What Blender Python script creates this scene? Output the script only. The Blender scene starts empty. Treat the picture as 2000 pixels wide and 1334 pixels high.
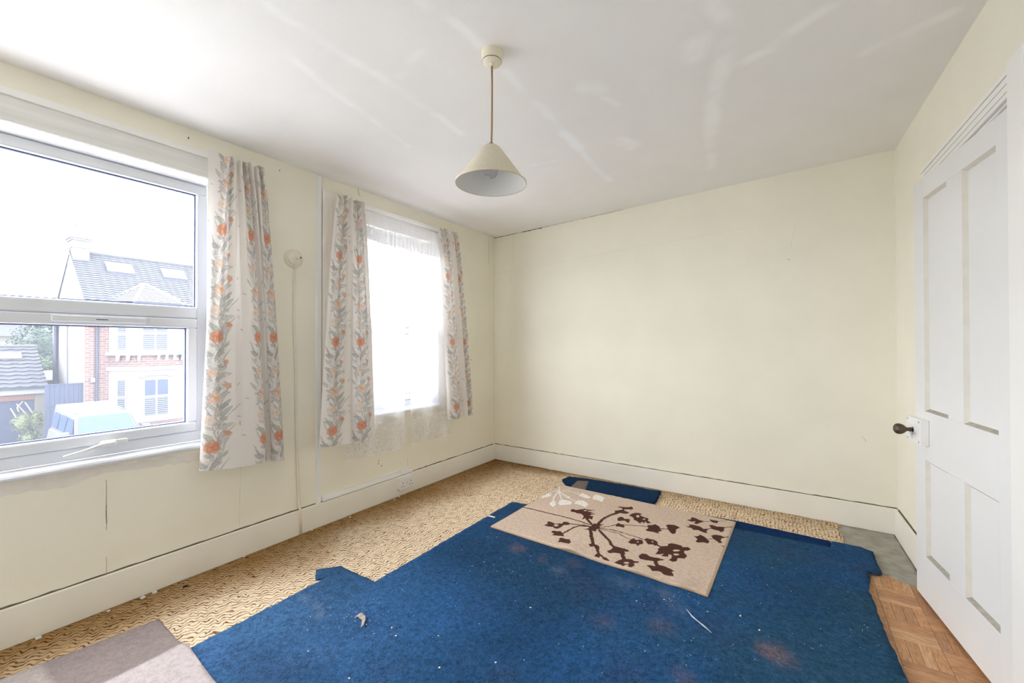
import bpy, bmesh, math, random
import numpy as np
from mathutils import Vector, Matrix

random.seed(7)
rng = np.random.default_rng(11)
sc = bpy.context.scene
COL = sc.collection

# ------------------------------------------------------------------ camera
FPX, PIT, ROL, YAW = 813.34, 0.0076, -0.0015, 0.5895
CAM = np.array([2.7956, -3.8228, 1.2858])
FW = np.array([-math.sin(YAW)*math.cos(PIT), math.cos(YAW)*math.cos(PIT), math.sin(PIT)])
_r = np.cross(FW, [0, 0, 1]); _r /= np.linalg.norm(_r)
_u = np.cross(_r, FW)
RT = math.cos(ROL)*_r + math.sin(ROL)*_u
UP = math.cos(ROL)*_u - math.sin(ROL)*_r
cam_d = bpy.data.cameras.new('camera')
cam_d.sensor_width = 36.0
cam_d.lens = FPX/2000*36
cam_d.clip_start = 0.02
cam_d.clip_end = 400
cam = bpy.data.objects.new('camera', cam_d)
COL.objects.link(cam)
cam.matrix_world = Matrix(((RT[0], UP[0], -FW[0], CAM[0]), (RT[1], UP[1], -FW[1], CAM[1]),
                           (RT[2], UP[2], -FW[2], CAM[2]), (0, 0, 0, 1)))
sc.camera = cam

# ------------------------------------------------------------------ sky and exposure
world = bpy.data.worlds.new('overcast_sky')
sc.world = world
world.use_nodes = True
bg = world.node_tree.nodes['Background']
bg.inputs['Color'].default_value = (0.95, 0.975, 1.0, 1)
bg.inputs['Strength'].default_value = 17.6
sc.view_settings.view_transform = 'Standard'
sc.view_settings.look = 'None'
sc.view_settings.exposure = 0.0
sc.view_settings.gamma = 1.0
sc.view_settings.use_curve_mapping = False
sc.cycles.use_denoising = True
sc.cycles.diffuse_bounces = 8
sc.cycles.max_bounces = 10
sc.cycles.transparent_max_bounces = 12
sc.cycles.caustics_reflective = False
sc.cycles.caustics_refractive = False

# sampling portals in the two window openings: they emit nothing, they only steer sky sampling
def portal(name, y0, y1, z0, z1):
    l = bpy.data.lights.new(name, 'AREA'); l.shape = 'RECTANGLE'
    l.size = z1-z0; l.size_y = y1-y0
    l.cycles.is_portal = True
    o = bpy.data.objects.new(name, l); COL.objects.link(o)
    o.location = (-0.13, (y0+y1)/2, (z0+z1)/2)
    o.rotation_euler = (0, -math.pi/2, 0)
portal('window_portal', -4.78, -2.775, 0.70, 2.26)
portal('window_portal', -1.74, -0.90, 0.70, 2.26)

def pray(x, y):
    return FW + (x-1000)/FPX*RT - (y-667)/FPX*UP
def onx(x, y, v):
    d = pray(x, y); return CAM + d*(v-CAM[0])/d[0]
def onz(x, y, v=0.0):
    d = pray(x, y); return CAM + d*(v-CAM[2])/d[2]
def onceil(x, y):
    d = pray(x, y); t = (2.5+0.0354*CAM[0]-CAM[2])/(d[2]-0.0354*d[0]); return CAM + d*t

# ------------------------------------------------------------------ helpers
def lin(r, g, b):
    f = lambda c: (c/255/12.92) if c/255 <= 0.04045 else ((c/255+0.055)/1.055)**2.4
    return (f(r), f(g), f(b))

def tag(o, label=None, cat=None, group=None, kind=None):
    if label: o['label'] = label
    if cat: o['category'] = cat
    if group: o['group'] = group
    if kind: o['kind'] = kind
    return o

def empty(name, loc=(0, 0, 0), rz=0.0):
    o = bpy.data.objects.new(name, None)
    o.empty_display_size = 0.1
    COL.objects.link(o); o.location = loc; o.rotation_euler = (0, 0, rz)
    return o

class MB:
    def __init__(self): self.v = []; self.f = []
    def add(self, vs, fs):
        n = len(self.v); self.v += [tuple(map(float, p)) for p in vs]
        self.f += [tuple(i+n for i in f) for f in fs]; return self
    def box(self, a, b):
        x0, y0, z0 = (min(a[i], b[i]) for i in range(3)); x1, y1, z1 = (max(a[i], b[i]) for i in range(3))
        return self.add([(x0,y0,z0),(x1,y0,z0),(x1,y1,z0),(x0,y1,z0),(x0,y0,z1),(x1,y0,z1),(x1,y1,z1),(x0,y1,z1)],
                        [(0,3,2,1),(4,5,6,7),(0,1,5,4),(1,2,6,5),(2,3,7,6),(3,0,4,7)])
    def hexa(self, p):
        return self.add(p, [(0,3,2,1),(4,5,6,7),(0,1,5,4),(1,2,6,5),(2,3,7,6),(3,0,4,7)])
    def prism(self, poly, d, axis):          # poly of 3D points, extruded by vector d
        n = len(poly); d = np.array(d)
        vs = [tuple(p) for p in poly] + [tuple(np.array(p)+d) for p in poly]
        return self.add(vs, [tuple(range(n))[::-1], tuple(range(n, 2*n))] +
                        [(i, (i+1) % n, n+(i+1) % n, n+i) for i in range(n)])
    def tube(self, pts, r, seg=10, caps=True):
        pts = [np.array(p, float) for p in pts]; n = len(pts); rs = r if hasattr(r, '__len__') else [r]*n
        vs = []; ref = np.array([0.31, 0.22, 0.92])
        for i, p in enumerate(pts):
            t = pts[min(i+1, n-1)]-pts[max(i-1, 0)]; t /= np.linalg.norm(t)+1e-12
            a = np.cross(t, ref); a /= np.linalg.norm(a); b = np.cross(t, a)
            for k in range(seg):
                w = 2*math.pi*k/seg
                vs.append(p+rs[i]*(math.cos(w)*a+math.sin(w)*b))
        fs = [(i*seg+k, i*seg+(k+1) % seg, (i+1)*seg+(k+1) % seg, (i+1)*seg+k) for i in range(n-1) for k in range(seg)]
        if caps: fs += [tuple(range(seg))[::-1], tuple(range((n-1)*seg, n*seg))]
        return self.add(vs, fs)
    def lathe(self, prof, c=(0, 0, 0), seg=32, axis='z', capt=False, capb=False):
        vs = []
        for r, h in prof:
            for k in range(seg):
                w = 2*math.pi*k/seg; a, b = r*math.cos(w), r*math.sin(w)
                p = {'z': (a, b, h), 'x': (h, a, b), 'y': (a, h, b)}[axis]
                vs.append((p[0]+c[0], p[1]+c[1], p[2]+c[2]))
        n = len(prof)
        fs = [(i*seg+k, i*seg+(k+1) % seg, (i+1)*seg+(k+1) % seg, (i+1)*seg+k) for i in range(n-1) for k in range(seg)]
        if capb: fs.append(tuple(range(seg))[::-1])
        if capt: fs.append(tuple(range((n-1)*seg, n*seg)))
        return self.add(vs, fs)
    def build(self, name, mat, parent=None, smooth=False, bevel=0.0, bseg=2, matrix=None):
        me = bpy.data.meshes.new(name); me.from_pydata(self.v, [], self.f)
        bm = bmesh.new(); bm.from_mesh(me)
        bmesh.ops.recalc_face_normals(bm, faces=bm.faces)
        if bevel > 0:
            es = [e for e in bm.edges if len(e.link_faces) == 2 and e.calc_face_angle(0) > 0.6]
            bmesh.ops.bevel(bm, geom=es, offset=bevel, segments=bseg, affect='EDGES', profile=0.5, clamp_overlap=True)
        bm.to_mesh(me); bm.free()
        if smooth: me.polygons.foreach_set('use_smooth', [True]*len(me.polygons))
        me.materials.append(mat)
        o = bpy.data.objects.new(name, me); COL.objects.link(o)
        if parent: o.parent = parent
        if matrix: o.matrix_world = matrix
        return o

def bx(name, mat, a, b, parent=None, bevel=0.0, **k):
    return MB().box(a, b).build(name, mat, parent, bevel=bevel, **k)

def grid_mesh(name, P, mat, parent=None, colors=None, smooth=True, closeu=False):
    n, m = P.shape[:2]
    idx = np.arange(n*m).reshape(n, m)
    q = np.stack([idx[:-1, :-1], idx[1:, :-1], idx[1:, 1:], idx[:-1, 1:]], -1).reshape(-1, 4)
    me = bpy.data.meshes.new(name)
    me.vertices.add(n*m); me.vertices.foreach_set('co', P.reshape(-1).astype(np.float32))
    me.loops.add(q.size); me.loops.foreach_set('vertex_index', q.reshape(-1).astype(np.int32))
    me.polygons.add(len(q)); me.polygons.foreach_set('loop_start', np.arange(0, q.size, 4, dtype=np.int32))
    me.update(calc_edges=True); me.validate()
    if smooth: me.polygons.foreach_set('use_smooth', np.ones(len(me.polygons), bool))
    if colors is not None: set_col(me, colors.reshape(-1, colors.shape[-1]))
    me.materials.append(mat)
    o = bpy.data.objects.new(name, me); COL.objects.link(o)
    if parent: o.parent = parent
    return o

def set_col(me, c):
    a = me.attributes.new('tint', 'FLOAT_COLOR', 'POINT')
    full = np.ones((len(me.vertices), 4), np.float32); full[:, :c.shape[1]] = c
    a.data.foreach_set('color', full.reshape(-1))

def vnoise(x, y, seed=0):
    xi = np.floor(x).astype(int); yi = np.floor(y).astype(int); fx = x-xi; fy = y-yi
    fx = fx*fx*(3-2*fx); fy = fy*fy*(3-2*fy)
    def h(a, b):
        k = (a*374761393 + b*668265263 + seed*2147483) & 0x7fffffff
        k = ((k ^ (k >> 13))*1274126177) & 0x7fffffff
        return ((k ^ (k >> 16)) & 0xffff)/65535.0
    return (h(xi, yi)*(1-fx)+h(xi+1, yi)*fx)*(1-fy)+(h(xi, yi+1)*(1-fx)+h(xi+1, yi+1)*fx)*fy
def fbm(x, y, seed=0, oc=4):
    s = 0; a = .5
    for i in range(oc): s = s+a*vnoise(x*2**i, y*2**i, seed+i*17); a *= .5
    return s/(1-.5**oc)

def inpoly(px, py, poly):
    r = np.zeros(px.shape, bool); n = len(poly)
    for i in range(n):
        x0, y0 = poly[i]; x1, y1 = poly[(i+1) % n]
        c = ((y0 > py) != (y1 > py)) & (px < (x1-x0)*(py-y0)/(y1-y0+1e-12)+x0)
        r ^= c
    return r
def segdist(px, py, pts):
    d = np.full(px.shape, 1e9)
    for (x0, y0), (x1, y1) in zip(pts[:-1], pts[1:]):
        dx, dy = x1-x0, y1-y0; t = np.clip(((px-x0)*dx+(py-y0)*dy)/(dx*dx+dy*dy+1e-12), 0, 1)
        d = np.minimum(d, np.hypot(px-x0-t*dx, py-y0-t*dy))
    return d
def rough(poly, step, amp, seed=0):
    rr = random.Random(seed); out = []
    n = len(poly)
    for i in range(n):
        a = np.array(poly[i]); b = np.array(poly[(i+1) % n]); L = np.linalg.norm(b-a)
        k = max(1, int(L/step)); nn = np.array([-(b-a)[1], (b-a)[0]])/(L+1e-9)
        out.append(tuple(a))
        for j in range(1, k): out.append(tuple(a+(b-a)*j/k+nn*rr.uniform(-amp, amp)))
    return out

# ------------------------------------------------------------------ materials
def nm(name):
    m = bpy.data.materials.new(name); m.use_nodes = True
    t = m.node_tree; return m, t, t.nodes, t.links, t.nodes['Principled BSDF']
def mat(name, col, rough_=0.6, var=0.0, vscale=6.0, bump=0.0, bscale=80.0, metal=0.0, spec=0.3, attr=False, stretch=None, sheen=0.0, bdist=0.002, detail=4.0):
    m, t, N, L, b = nm(name)
    b.inputs['Roughness'].default_value = rough_; b.inputs['Metallic'].default_value = metal
    b.inputs['Specular IOR Level'].default_value = spec
    b.inputs['Sheen Weight'].default_value = sheen
    tc = N.new('ShaderNodeTexCoord'); mp = N.new('ShaderNodeMapping')
    L.new(tc.outputs['Object'], mp.inputs['Vector'])
    if stretch: mp.inputs['Scale'].default_value = stretch
    src = None
    if attr:
        a = N.new('ShaderNodeAttribute'); a.attribute_name = 'tint'; src = a.outputs['Color']
    if var > 0:
        n = N.new('ShaderNodeTexNoise'); n.inputs['Scale'].default_value = vscale; n.inputs['Detail'].default_value = detail
        L.new(mp.outputs['Vector'], n.inputs['Vector'])
        mr = N.new('ShaderNodeMapRange'); mr.inputs['From Min'].default_value = .25; mr.inputs['From Max'].default_value = .75
        mr.inputs['To Min'].default_value = 1-var; mr.inputs['To Max'].default_value = 1+var
        L.new(n.outputs['Fac'], mr.inputs['Value'])
        mx = N.new('ShaderNodeVectorMath'); mx.operation = 'MULTIPLY'
        if src: L.new(src, mx.inputs[0])
        else: mx.inputs[0].default_value = col
        L.new(mr.outputs['Result'], mx.inputs[1]); src = mx.outputs['Vector']
    if src: L.new(src, b.inputs['Base Color'])
    else: b.inputs['Base Color'].default_value = (*col, 1)
    if bump > 0:
        n2 = N.new('ShaderNodeTexNoise'); n2.inputs['Scale'].default_value = bscale; n2.inputs['Detail'].default_value = 3
        L.new(mp.outputs['Vector'], n2.inputs['Vector'])
        bp = N.new('ShaderNodeBump'); bp.inputs['Strength'].default_value = bump; bp.inputs['Distance'].default_value = bdist
        L.new(n2.outputs['Fac'], bp.inputs['Height']); L.new(bp.outputs['Normal'], b.inputs['Normal'])
    return m

WALLC = (0.88, 0.845, 0.725)
M = {}
M['wall'] = mat('cream_wallpaper', WALLC, .75, .035, 2.2, .25, 160, spec=.2)
M['ceil'] = mat('painted_ceiling', (1, 1, 1), .8, .02, 3, .2, 120, attr=True, spec=.2)
M['skirt'] = mat('cream_gloss_paint', (0.87, 0.84, 0.76), .45, .03, 5, .1, 60)
M['white'] = mat('white_gloss_paint', (0.88, 0.87, 0.84), .4, .02, 4, .08, 50)
M['door'] = mat('door_paint', (0.80, 0.795, 0.785), .5, .02, 3, .08, 60)
M['upvc'] = mat('white_upvc', (0.74, 0.76, 0.82), .3, 0, spec=.5)
M['board'] = mat('brushed_white_board', (0.78, 0.775, 0.75), .6, .10, 9, .3, 30, stretch=(1, .12, 3))
M['plastic'] = mat('white_plastic', (0.84, 0.84, 0.83), .35, spec=.45)
M['oldplastic'] = mat('cream_plastic', (0.80, 0.74, 0.60), .4, .04, 20, spec=.4)
M['dark'] = mat('dark_gap', (0.03, 0.025, 0.02), .9)
M['crack'] = mat('brown_crack', (0.26, 0.21, 0.15), .9)
M['faint'] = mat('faint_paper_edge', (0.66, 0.60, 0.47), .9)
M['taupe'] = mat('taupe_trim', (0.40, 0.37, 0.32), .9, .2, 40)
M['moulding'] = mat('beige_moulding_paint', (0.72, 0.68, 0.60), .6, .05, 20)
M['gasket'] = mat('window_gasket', (0.10, 0.12, 0.22), .6)
M['bronze'] = mat('worn_bronze', lin(92, 78, 66), .42, .2, 40, .1, 90, metal=.55, spec=.5)
M['steel'] = mat('dull_steel', (0.55, 0.53, 0.5), .4, metal=.9)

def glass_mat():
    m, t, N, L, b = nm('hazed_window_glass')
    out = N['Material Output']; N.remove(b)
    tr = N.new('ShaderNodeBsdfTransparent'); tr.inputs['Color'].default_value = (.97, .98, 1, 1)
    tl = N.new('ShaderNodeBsdfTranslucent'); tl.inputs['Color'].default_value = (.80, .87, 1, 1)
    gl = N.new('ShaderNodeBsdfGlossy'); gl.inputs['Roughness'].default_value = .03
    m1 = N.new('ShaderNodeMixShader'); m1.inputs[0].default_value = .016  # glare haze over the outside view, mixed into the pane
    L.new(tr.outputs[0], m1.inputs[1]); L.new(tl.outputs[0], m1.inputs[2])
    m2 = N.new('ShaderNodeMixShader'); m2.inputs[0].default_value = .03
    L.new(m1.outputs[0], m2.inputs[1]); L.new(gl.outputs[0], m2.inputs[2])
    L.new(m2.outputs[0], out.inputs['Surface']); return m
M['glass'] = glass_mat()

def cloth_mat(name, transl=.35):
    m, t, N, L, b = nm(name)
    out = N['Material Output']; N.remove(b)
    a = N.new('ShaderNodeAttribute'); a.attribute_name = 'tint'
    d = N.new('ShaderNodeBsdfDiffuse'); tl = N.new('ShaderNodeBsdfTranslucent')
    tc = N.new('ShaderNodeTexCoord'); n = N.new('ShaderNodeTexNoise'); n.inputs['Scale'].default_value = 420
    L.new(tc.outputs['Object'], n.inputs['Vector'])
    bp = N.new('ShaderNodeBump'); bp.inputs['Strength'].default_value = .25; bp.inputs['Distance'].default_value = .0008
    L.new(n.outputs['Fac'], bp.inputs['Height']); L.new(bp.outputs['Normal'], d.inputs['Normal'])
    L.new(a.outputs['Color'], d.inputs['Color']); L.new(a.outputs['Color'], tl.inputs['Color'])
    mx = N.new('ShaderNodeMixShader'); mx.inputs[0].default_value = transl
    L.new(d.outputs[0], mx.inputs[1]); L.new(tl.outputs[0], mx.inputs[2]); L.new(mx.outputs[0], out.inputs['Surface'])
    return m
M['curtain'] = cloth_mat('floral_cotton', .22)

def net_mat(name='white_net_lace', trl=.5):
    m, t, N, L, b = nm(name)
    out = N['Material Output']; N.remove(b)
    a = N.new('ShaderNodeAttribute'); a.attribute_name = 'tint'
    d = N.new('ShaderNodeBsdfDiffuse'); d.inputs['Color'].default_value = (.93, .93, .95, 1)
    tl = N.new('ShaderNodeBsdfTranslucent'); tl.inputs['Color'].default_value = (.93, .93, .95, 1)
    mx = N.new('ShaderNodeMixShader'); mx.inputs[0].default_value = trl
    L.new(d.outputs[0], mx.inputs[1]); L.new(tl.outputs[0], mx.inputs[2])
    tr = N.new('ShaderNodeBsdfTransparent')
    m2 = N.new('ShaderNodeMixShader'); L.new(a.outputs['Fac'], m2.inputs[0])
    L.new(tr.outputs[0], m2.inputs[1]); L.new(mx.outputs[0], m2.inputs[2]); L.new(m2.outputs[0], out.inputs['Surface'])
    return m
M['net'] = net_mat()
M['valance'] = net_mat('gathered_lace', .07)
# ================================================================== room shell
RL = 3.398                      # far wall length
YF = -4.9                       # wall behind the camera
SL = 0.0354                     # the old ceiling rises towards the door side
MR = Matrix.Translation((RL, 0, 0)) @ Matrix.Rotation(math.atan2(-1, 0.0289), 4, 'Z')   # local x runs along the right wall, local -y into the room
W1 = (-4.78, -2.775); W2 = (-1.74, -0.90); WZ = (0.70, 2.37)  # first window stretched beyond the view to let in extra daylight

fl = MB()
fl.box((-0.12, YF-.1, -0.12), (4.75, 0.1, -0.016))
floor_o = tag(fl.build('floor', mat('bare_floor', (0.30, 0.27, 0.22), .9, .15, 8)), 'bare grey brown floor under the carpets', kind='structure')

def wall_left():
    m = MB(); T = -0.12
    ys = [YF-.1, W1[0], W1[1], W2[0], W2[1], 0.1]
    for i in range(5):
        if i in (1, 3):
            m.box((T, ys[i], -.1), (0, ys[i+1], WZ[0])); m.box((T, ys[i], WZ[1]), (0, ys[i+1], 2.6))
        else:
            m.box((T, ys[i], -.1), (0, ys[i+1], 2.6))
    return m.build('wall_left', M['wall'])
wl = tag(wall_left(), 'cream wallpapered wall with the two windows', kind='structure')
m = MB(); m.prism([(-.12, 0, -.1), (4.75, 0, -.1), (4.75, 0, 2.75), (-.12, 0, 2.6)], (0, .1, 0), 'y')
wb = tag(m.build('wall_back', M['wall']), 'plain cream wallpapered wall opposite the viewer', kind='structure')
m = MB(); m.box((-.12, YF-.1, -.1), (4.75, YF, 2.8))
tag(m.build('wall_front', M['wall']), 'cream wall behind the viewer', kind='structure')
m = MB()
m.box((-.1, 0, -.1), (.80, .10, 2.75)); m.box((1.705, 0, -.1), (5.1, .10, 2.85)); m.box((.80, 0, 2.13), (1.705, .10, 2.8))
wr = tag(m.build('wall_right', M['wall'], matrix=MR), 'cream wall with the door', kind='structure')
m = MB(); m.box((-.2, 1.1, -.1), (5.2, 1.2, 2.85)); m.box((2.6, .1, -.1), (2.7, 1.1, 2.85))
tag(m.build('wall_hall', M['wall'], matrix=MR), 'hallway wall behind the door', kind='structure')

# ceiling: fine grid carrying the filler marks and water stains of the old paint
def ceiling():
    xs = np.linspace(-.12, 4.75, 330); ys = np.linspace(YF-.1, .1, 340)
    X, Y = np.meshgrid(xs, ys, indexing='ij'); Z = 2.5+SL*X
    Z = Z + .004*(fbm(X*2.2, Y*2.2, 5)-.5)
    P = np.stack([X, Y, Z], -1)
    c = np.ones(X.shape+(3,))*np.array((0.88, 0.865, 0.855))
    def px(l): return [tuple(onceil(*q)[:2]) for q in l]
    def line(l, w, a, col=(0.985, 0.98, 0.975), seed=1):
        d = segdist(X+.05*(fbm(X*6, Y*6, seed)-.5), Y+.05*(fbm(X*6, Y*6, seed+5)-.5), px(l))
        k = a*np.clip(1.4-d/w, 0, 1)*np.clip(2.2*fbm(X*9, Y*9, seed+9)-.45, 0, 1)
        c[:] = c*(1-k[..., None])+np.array(col)*k[..., None]
    line([(510, 0), (640, 90), (760, 160), (900, 260)], .022, .55, seed=2)
    line([(555, 105), (680, 200), (800, 285)], .02, .5, seed=3)
    line([(815, 0), (880, 40), (935, 85)], .025, .7, seed=4)
    line([(990, 140), (1060, 215), (1105, 265), (1140, 300), (1190, 355)], .025, .8, (0.93, 0.95, 0.97), seed=5)
    line([(1100, 262), (1130, 290)], .035, .9, (0.93, 0.96, 0.985), seed=25)
    line([(1385, 0), (1418, 45), (1412, 110), (1398, 180), (1386, 260)], .045, .75, seed=6)
    line([(1392, 200), (1386, 330)], .03, .5, seed=26)
    line([(1430, 130), (1500, 95), (1545, 62), (1640, 0)], .03, .75, seed=7)
    line([(1690, 100), (1760, 70), (1860, 20)], .03, .7, seed=8)
    line([(1365, 85), (1360, 108)], .06, .7, seed=9)
    line([(1215, 275), (1235, 285)], .05, .7, seed=10)
    line([(1140, 172), (1170, 178)], .05, .6, seed=11)
    line([(1040, 325), (1085, 315)], .02, .6, (0.93, 0.96, 0.985), seed=12)
    line([(830, 100), (800, 120), (780, 150)], .02, .4, seed=13)
    line([(1180, 190), (1210, 205)], .02, .5, seed=14)
    big = fbm(X*.9+3, Y*.9, 31)
    c *= (1+.05*(big-.5))[..., None]
    warm = np.clip((fbm(X*.7, Y*.7+9, 41)-.45)*3, 0, 1)[..., None]
    c = c*(1-warm)+c*np.array((1.01, .985, .955))*warm
    edge = np.clip(1-(X-0)/.10, 0, 1)*np.clip(fbm(X*3, Y*3, 51)*2-.4, 0, 1)     # patchy darker band along the window wall
    c *= (1-.16*edge)[..., None]*np.array((1, 1-.0, 1-.0))
    o = grid_mesh('ceiling', P, M['ceil'], colors=c)
    return o
ce = tag(ceiling(), 'off white painted ceiling with filler marks', kind='structure')
m = MB().hexa([(-.12, YF-.1, 2.512), (4.75, YF-.1, 2.512+SL*4.87), (4.75, .1, 2.512+SL*4.87), (-.12, .1, 2.512),
               (-.12, YF-.1, 2.9), (4.75, YF-.1, 2.9), (4.75, .1, 2.9), (-.12, .1, 2.9)])
m.build('slab', M['ceil'], ce)

# skirting boards stand a few millimetres off the old plaster, with a dark strip for the gap's shade on top
SKH = 0.165
def skirt(name, a, b, label, matrix=None):
    o = MB().box(a, b).build(name, M['skirt'], bevel=.003, matrix=matrix)
    ax = 0 if (b[0]-a[0]) < (b[1]-a[1]) else 1; L0, L1 = (a[1], b[1]) if ax == 0 else (a[0], b[0])
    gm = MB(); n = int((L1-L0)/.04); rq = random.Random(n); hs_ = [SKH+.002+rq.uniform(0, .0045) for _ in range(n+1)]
    for i in range(n):                                       # brown strip painting the gap's shade where the paper stops short
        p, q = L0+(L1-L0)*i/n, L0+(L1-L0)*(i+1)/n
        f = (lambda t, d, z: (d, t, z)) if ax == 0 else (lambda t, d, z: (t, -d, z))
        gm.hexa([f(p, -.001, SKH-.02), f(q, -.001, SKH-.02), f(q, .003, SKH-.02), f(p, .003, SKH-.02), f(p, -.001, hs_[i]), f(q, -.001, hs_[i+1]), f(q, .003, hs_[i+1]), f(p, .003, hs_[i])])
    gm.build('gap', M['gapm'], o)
    return tag(o, label, kind='structure')
M['gapm'] = mat('gap_shade', (0.19, 0.15, 0.10), .95, .3, 30)
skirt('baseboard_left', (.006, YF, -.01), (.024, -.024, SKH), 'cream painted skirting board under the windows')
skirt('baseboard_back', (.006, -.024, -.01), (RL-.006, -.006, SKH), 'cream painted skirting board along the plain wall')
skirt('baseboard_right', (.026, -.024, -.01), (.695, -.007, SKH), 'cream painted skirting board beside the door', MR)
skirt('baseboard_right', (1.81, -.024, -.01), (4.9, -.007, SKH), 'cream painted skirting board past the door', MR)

# torn seams and cracks of the wallpaper
def seam(parent, pts, w=.003, name='wallpaper_seam', matn='crack', plane='x', matrix=None, off=.0008):
    m = MB()
    rr = random.Random(len(pts)*7+int(abs(pts[0][0])*1000))
    fine = []
    for (a, b), (c, d) in zip(pts[:-1], pts[1:]):
        k = max(2, int(math.hypot(c-a, d-b)/.03))
        for j in range(k): fine.append((a+(c-a)*j/k+rr.uniform(-.0012, .0012), b+(d-b)*j/k+rr.uniform(-.0012, .0012)))
    fine.append(pts[-1])
    for (a, b), (c, d) in zip(fine[:-1], fine[1:]):
        L = math.hypot(c-a, d-b)+1e-9; ww = w*rr.uniform(.35, 1)/2; nx, ny = -(d-b)/L*ww, (c-a)/L*ww
        q = [(a+nx, b+ny), (a-nx, b-ny), (c-nx, d-ny), (c+nx, d+ny)]
        if plane == 'x': p0 = [(-.001, y, z) for y, z in q]; p1 = [(off, y, z) for y, z in q]
        else: p0 = [(x, .001, z) for x, z in q]; p1 = [(x, -off, z) for x, z in q]
        m.hexa(p0+p1)
    return m.build(name, M[matn], parent)
seam(wl, [(-3.227, .625), (-3.226, .38)], .0035); seam(wl, [(-3.226, .25), (-3.225, .17)], .003)
seam(wl, [(-2.631, .60), (-2.625, .5), (-2.631, .35), (-2.631, .19)], .002, matn='faint')
seam(wl, [(-.11, 2.46), (-.105, 2.2)], .002); seam(wl, [(-.012, 2.2), (-.008, 1.5), (-.012, .9), (-.01, .2)], .0025, matn='faint')
seam(wl, [(-1.80, 2.499), (-1.795, 2.47), (-1.775, 2.45)], .004)
seam(wl, [(-1.29, .23), (-1.29, .30)], .002)

for y, z in ((-1.60, .335), (-1.605, .31), (-1.575, .285), (-2.48, 1.84), (-.48, 1.3), (-.42, 1.12), (-2.4, 2.43), (-2.9, 2.44)):
    seam(wl, [(y, z), (y+.004, z+.014)], .006, 'nail_hole', 'dark')
seam(wb, [(0.0, 2.498), (.12, 2.506), (.26, 2.512), (.42, 2.515), (.62, 2.52)], .016, 'ceiling_crack', 'dark', 'y')
seam(wb, [(.62, 2.52), (1.0, 2.535), (1.5, 2.552)], .005, 'ceiling_crack', 'crack', 'y')
seam(wb, [(.255, 2.50), (.26, 2.38), (.252, 2.2)], .002, plane='y', matn='faint'); seam(wb, [(.05, 2.1), (.12, 2.102), (.28, 2.108)], .0025, plane='y', matn='faint')
seam(wb, [(1.62, 2.20), (1.63, 2.1), (1.62, 2.03)], .0012, plane='y', matn='faint'); seam(wb, [(2.83, 2.19), (2.815, 2.1), (2.80, 2.03)], .002, plane='y', matn='faint')
seam(wb, [(2.79, 1.94), (2.785, 1.93)], .008, 'nail_hole', 'crack', 'y'); seam(wb, [(3.21, .64), (3.235, .60)], .002, plane='y')
seam(wb, [(.4, 2.1), (.9, 2.14), (1.6, 2.18), (2.5, 2.22)], .0012, plane='y', matn='faint')

pts_ = [onx(x, y, 0.0)[1:] for x, y in ((-60, 985), (60, 958), (130, 952), (200, 925), (300, 912), (392, 900), (392, 884), (210, 910), (-60, 958))]
pts_ = rough([tuple(p) for p in pts_], .03, .006, 12)
pp = MB().prism([(-.001, y, z) for y, z in pts_], (.0016, 0, 0), 'x').build('plaster_patch', mat('bare_plaster', (0.80, 0.76, 0.70), .9, .06, 14), wl)
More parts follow.
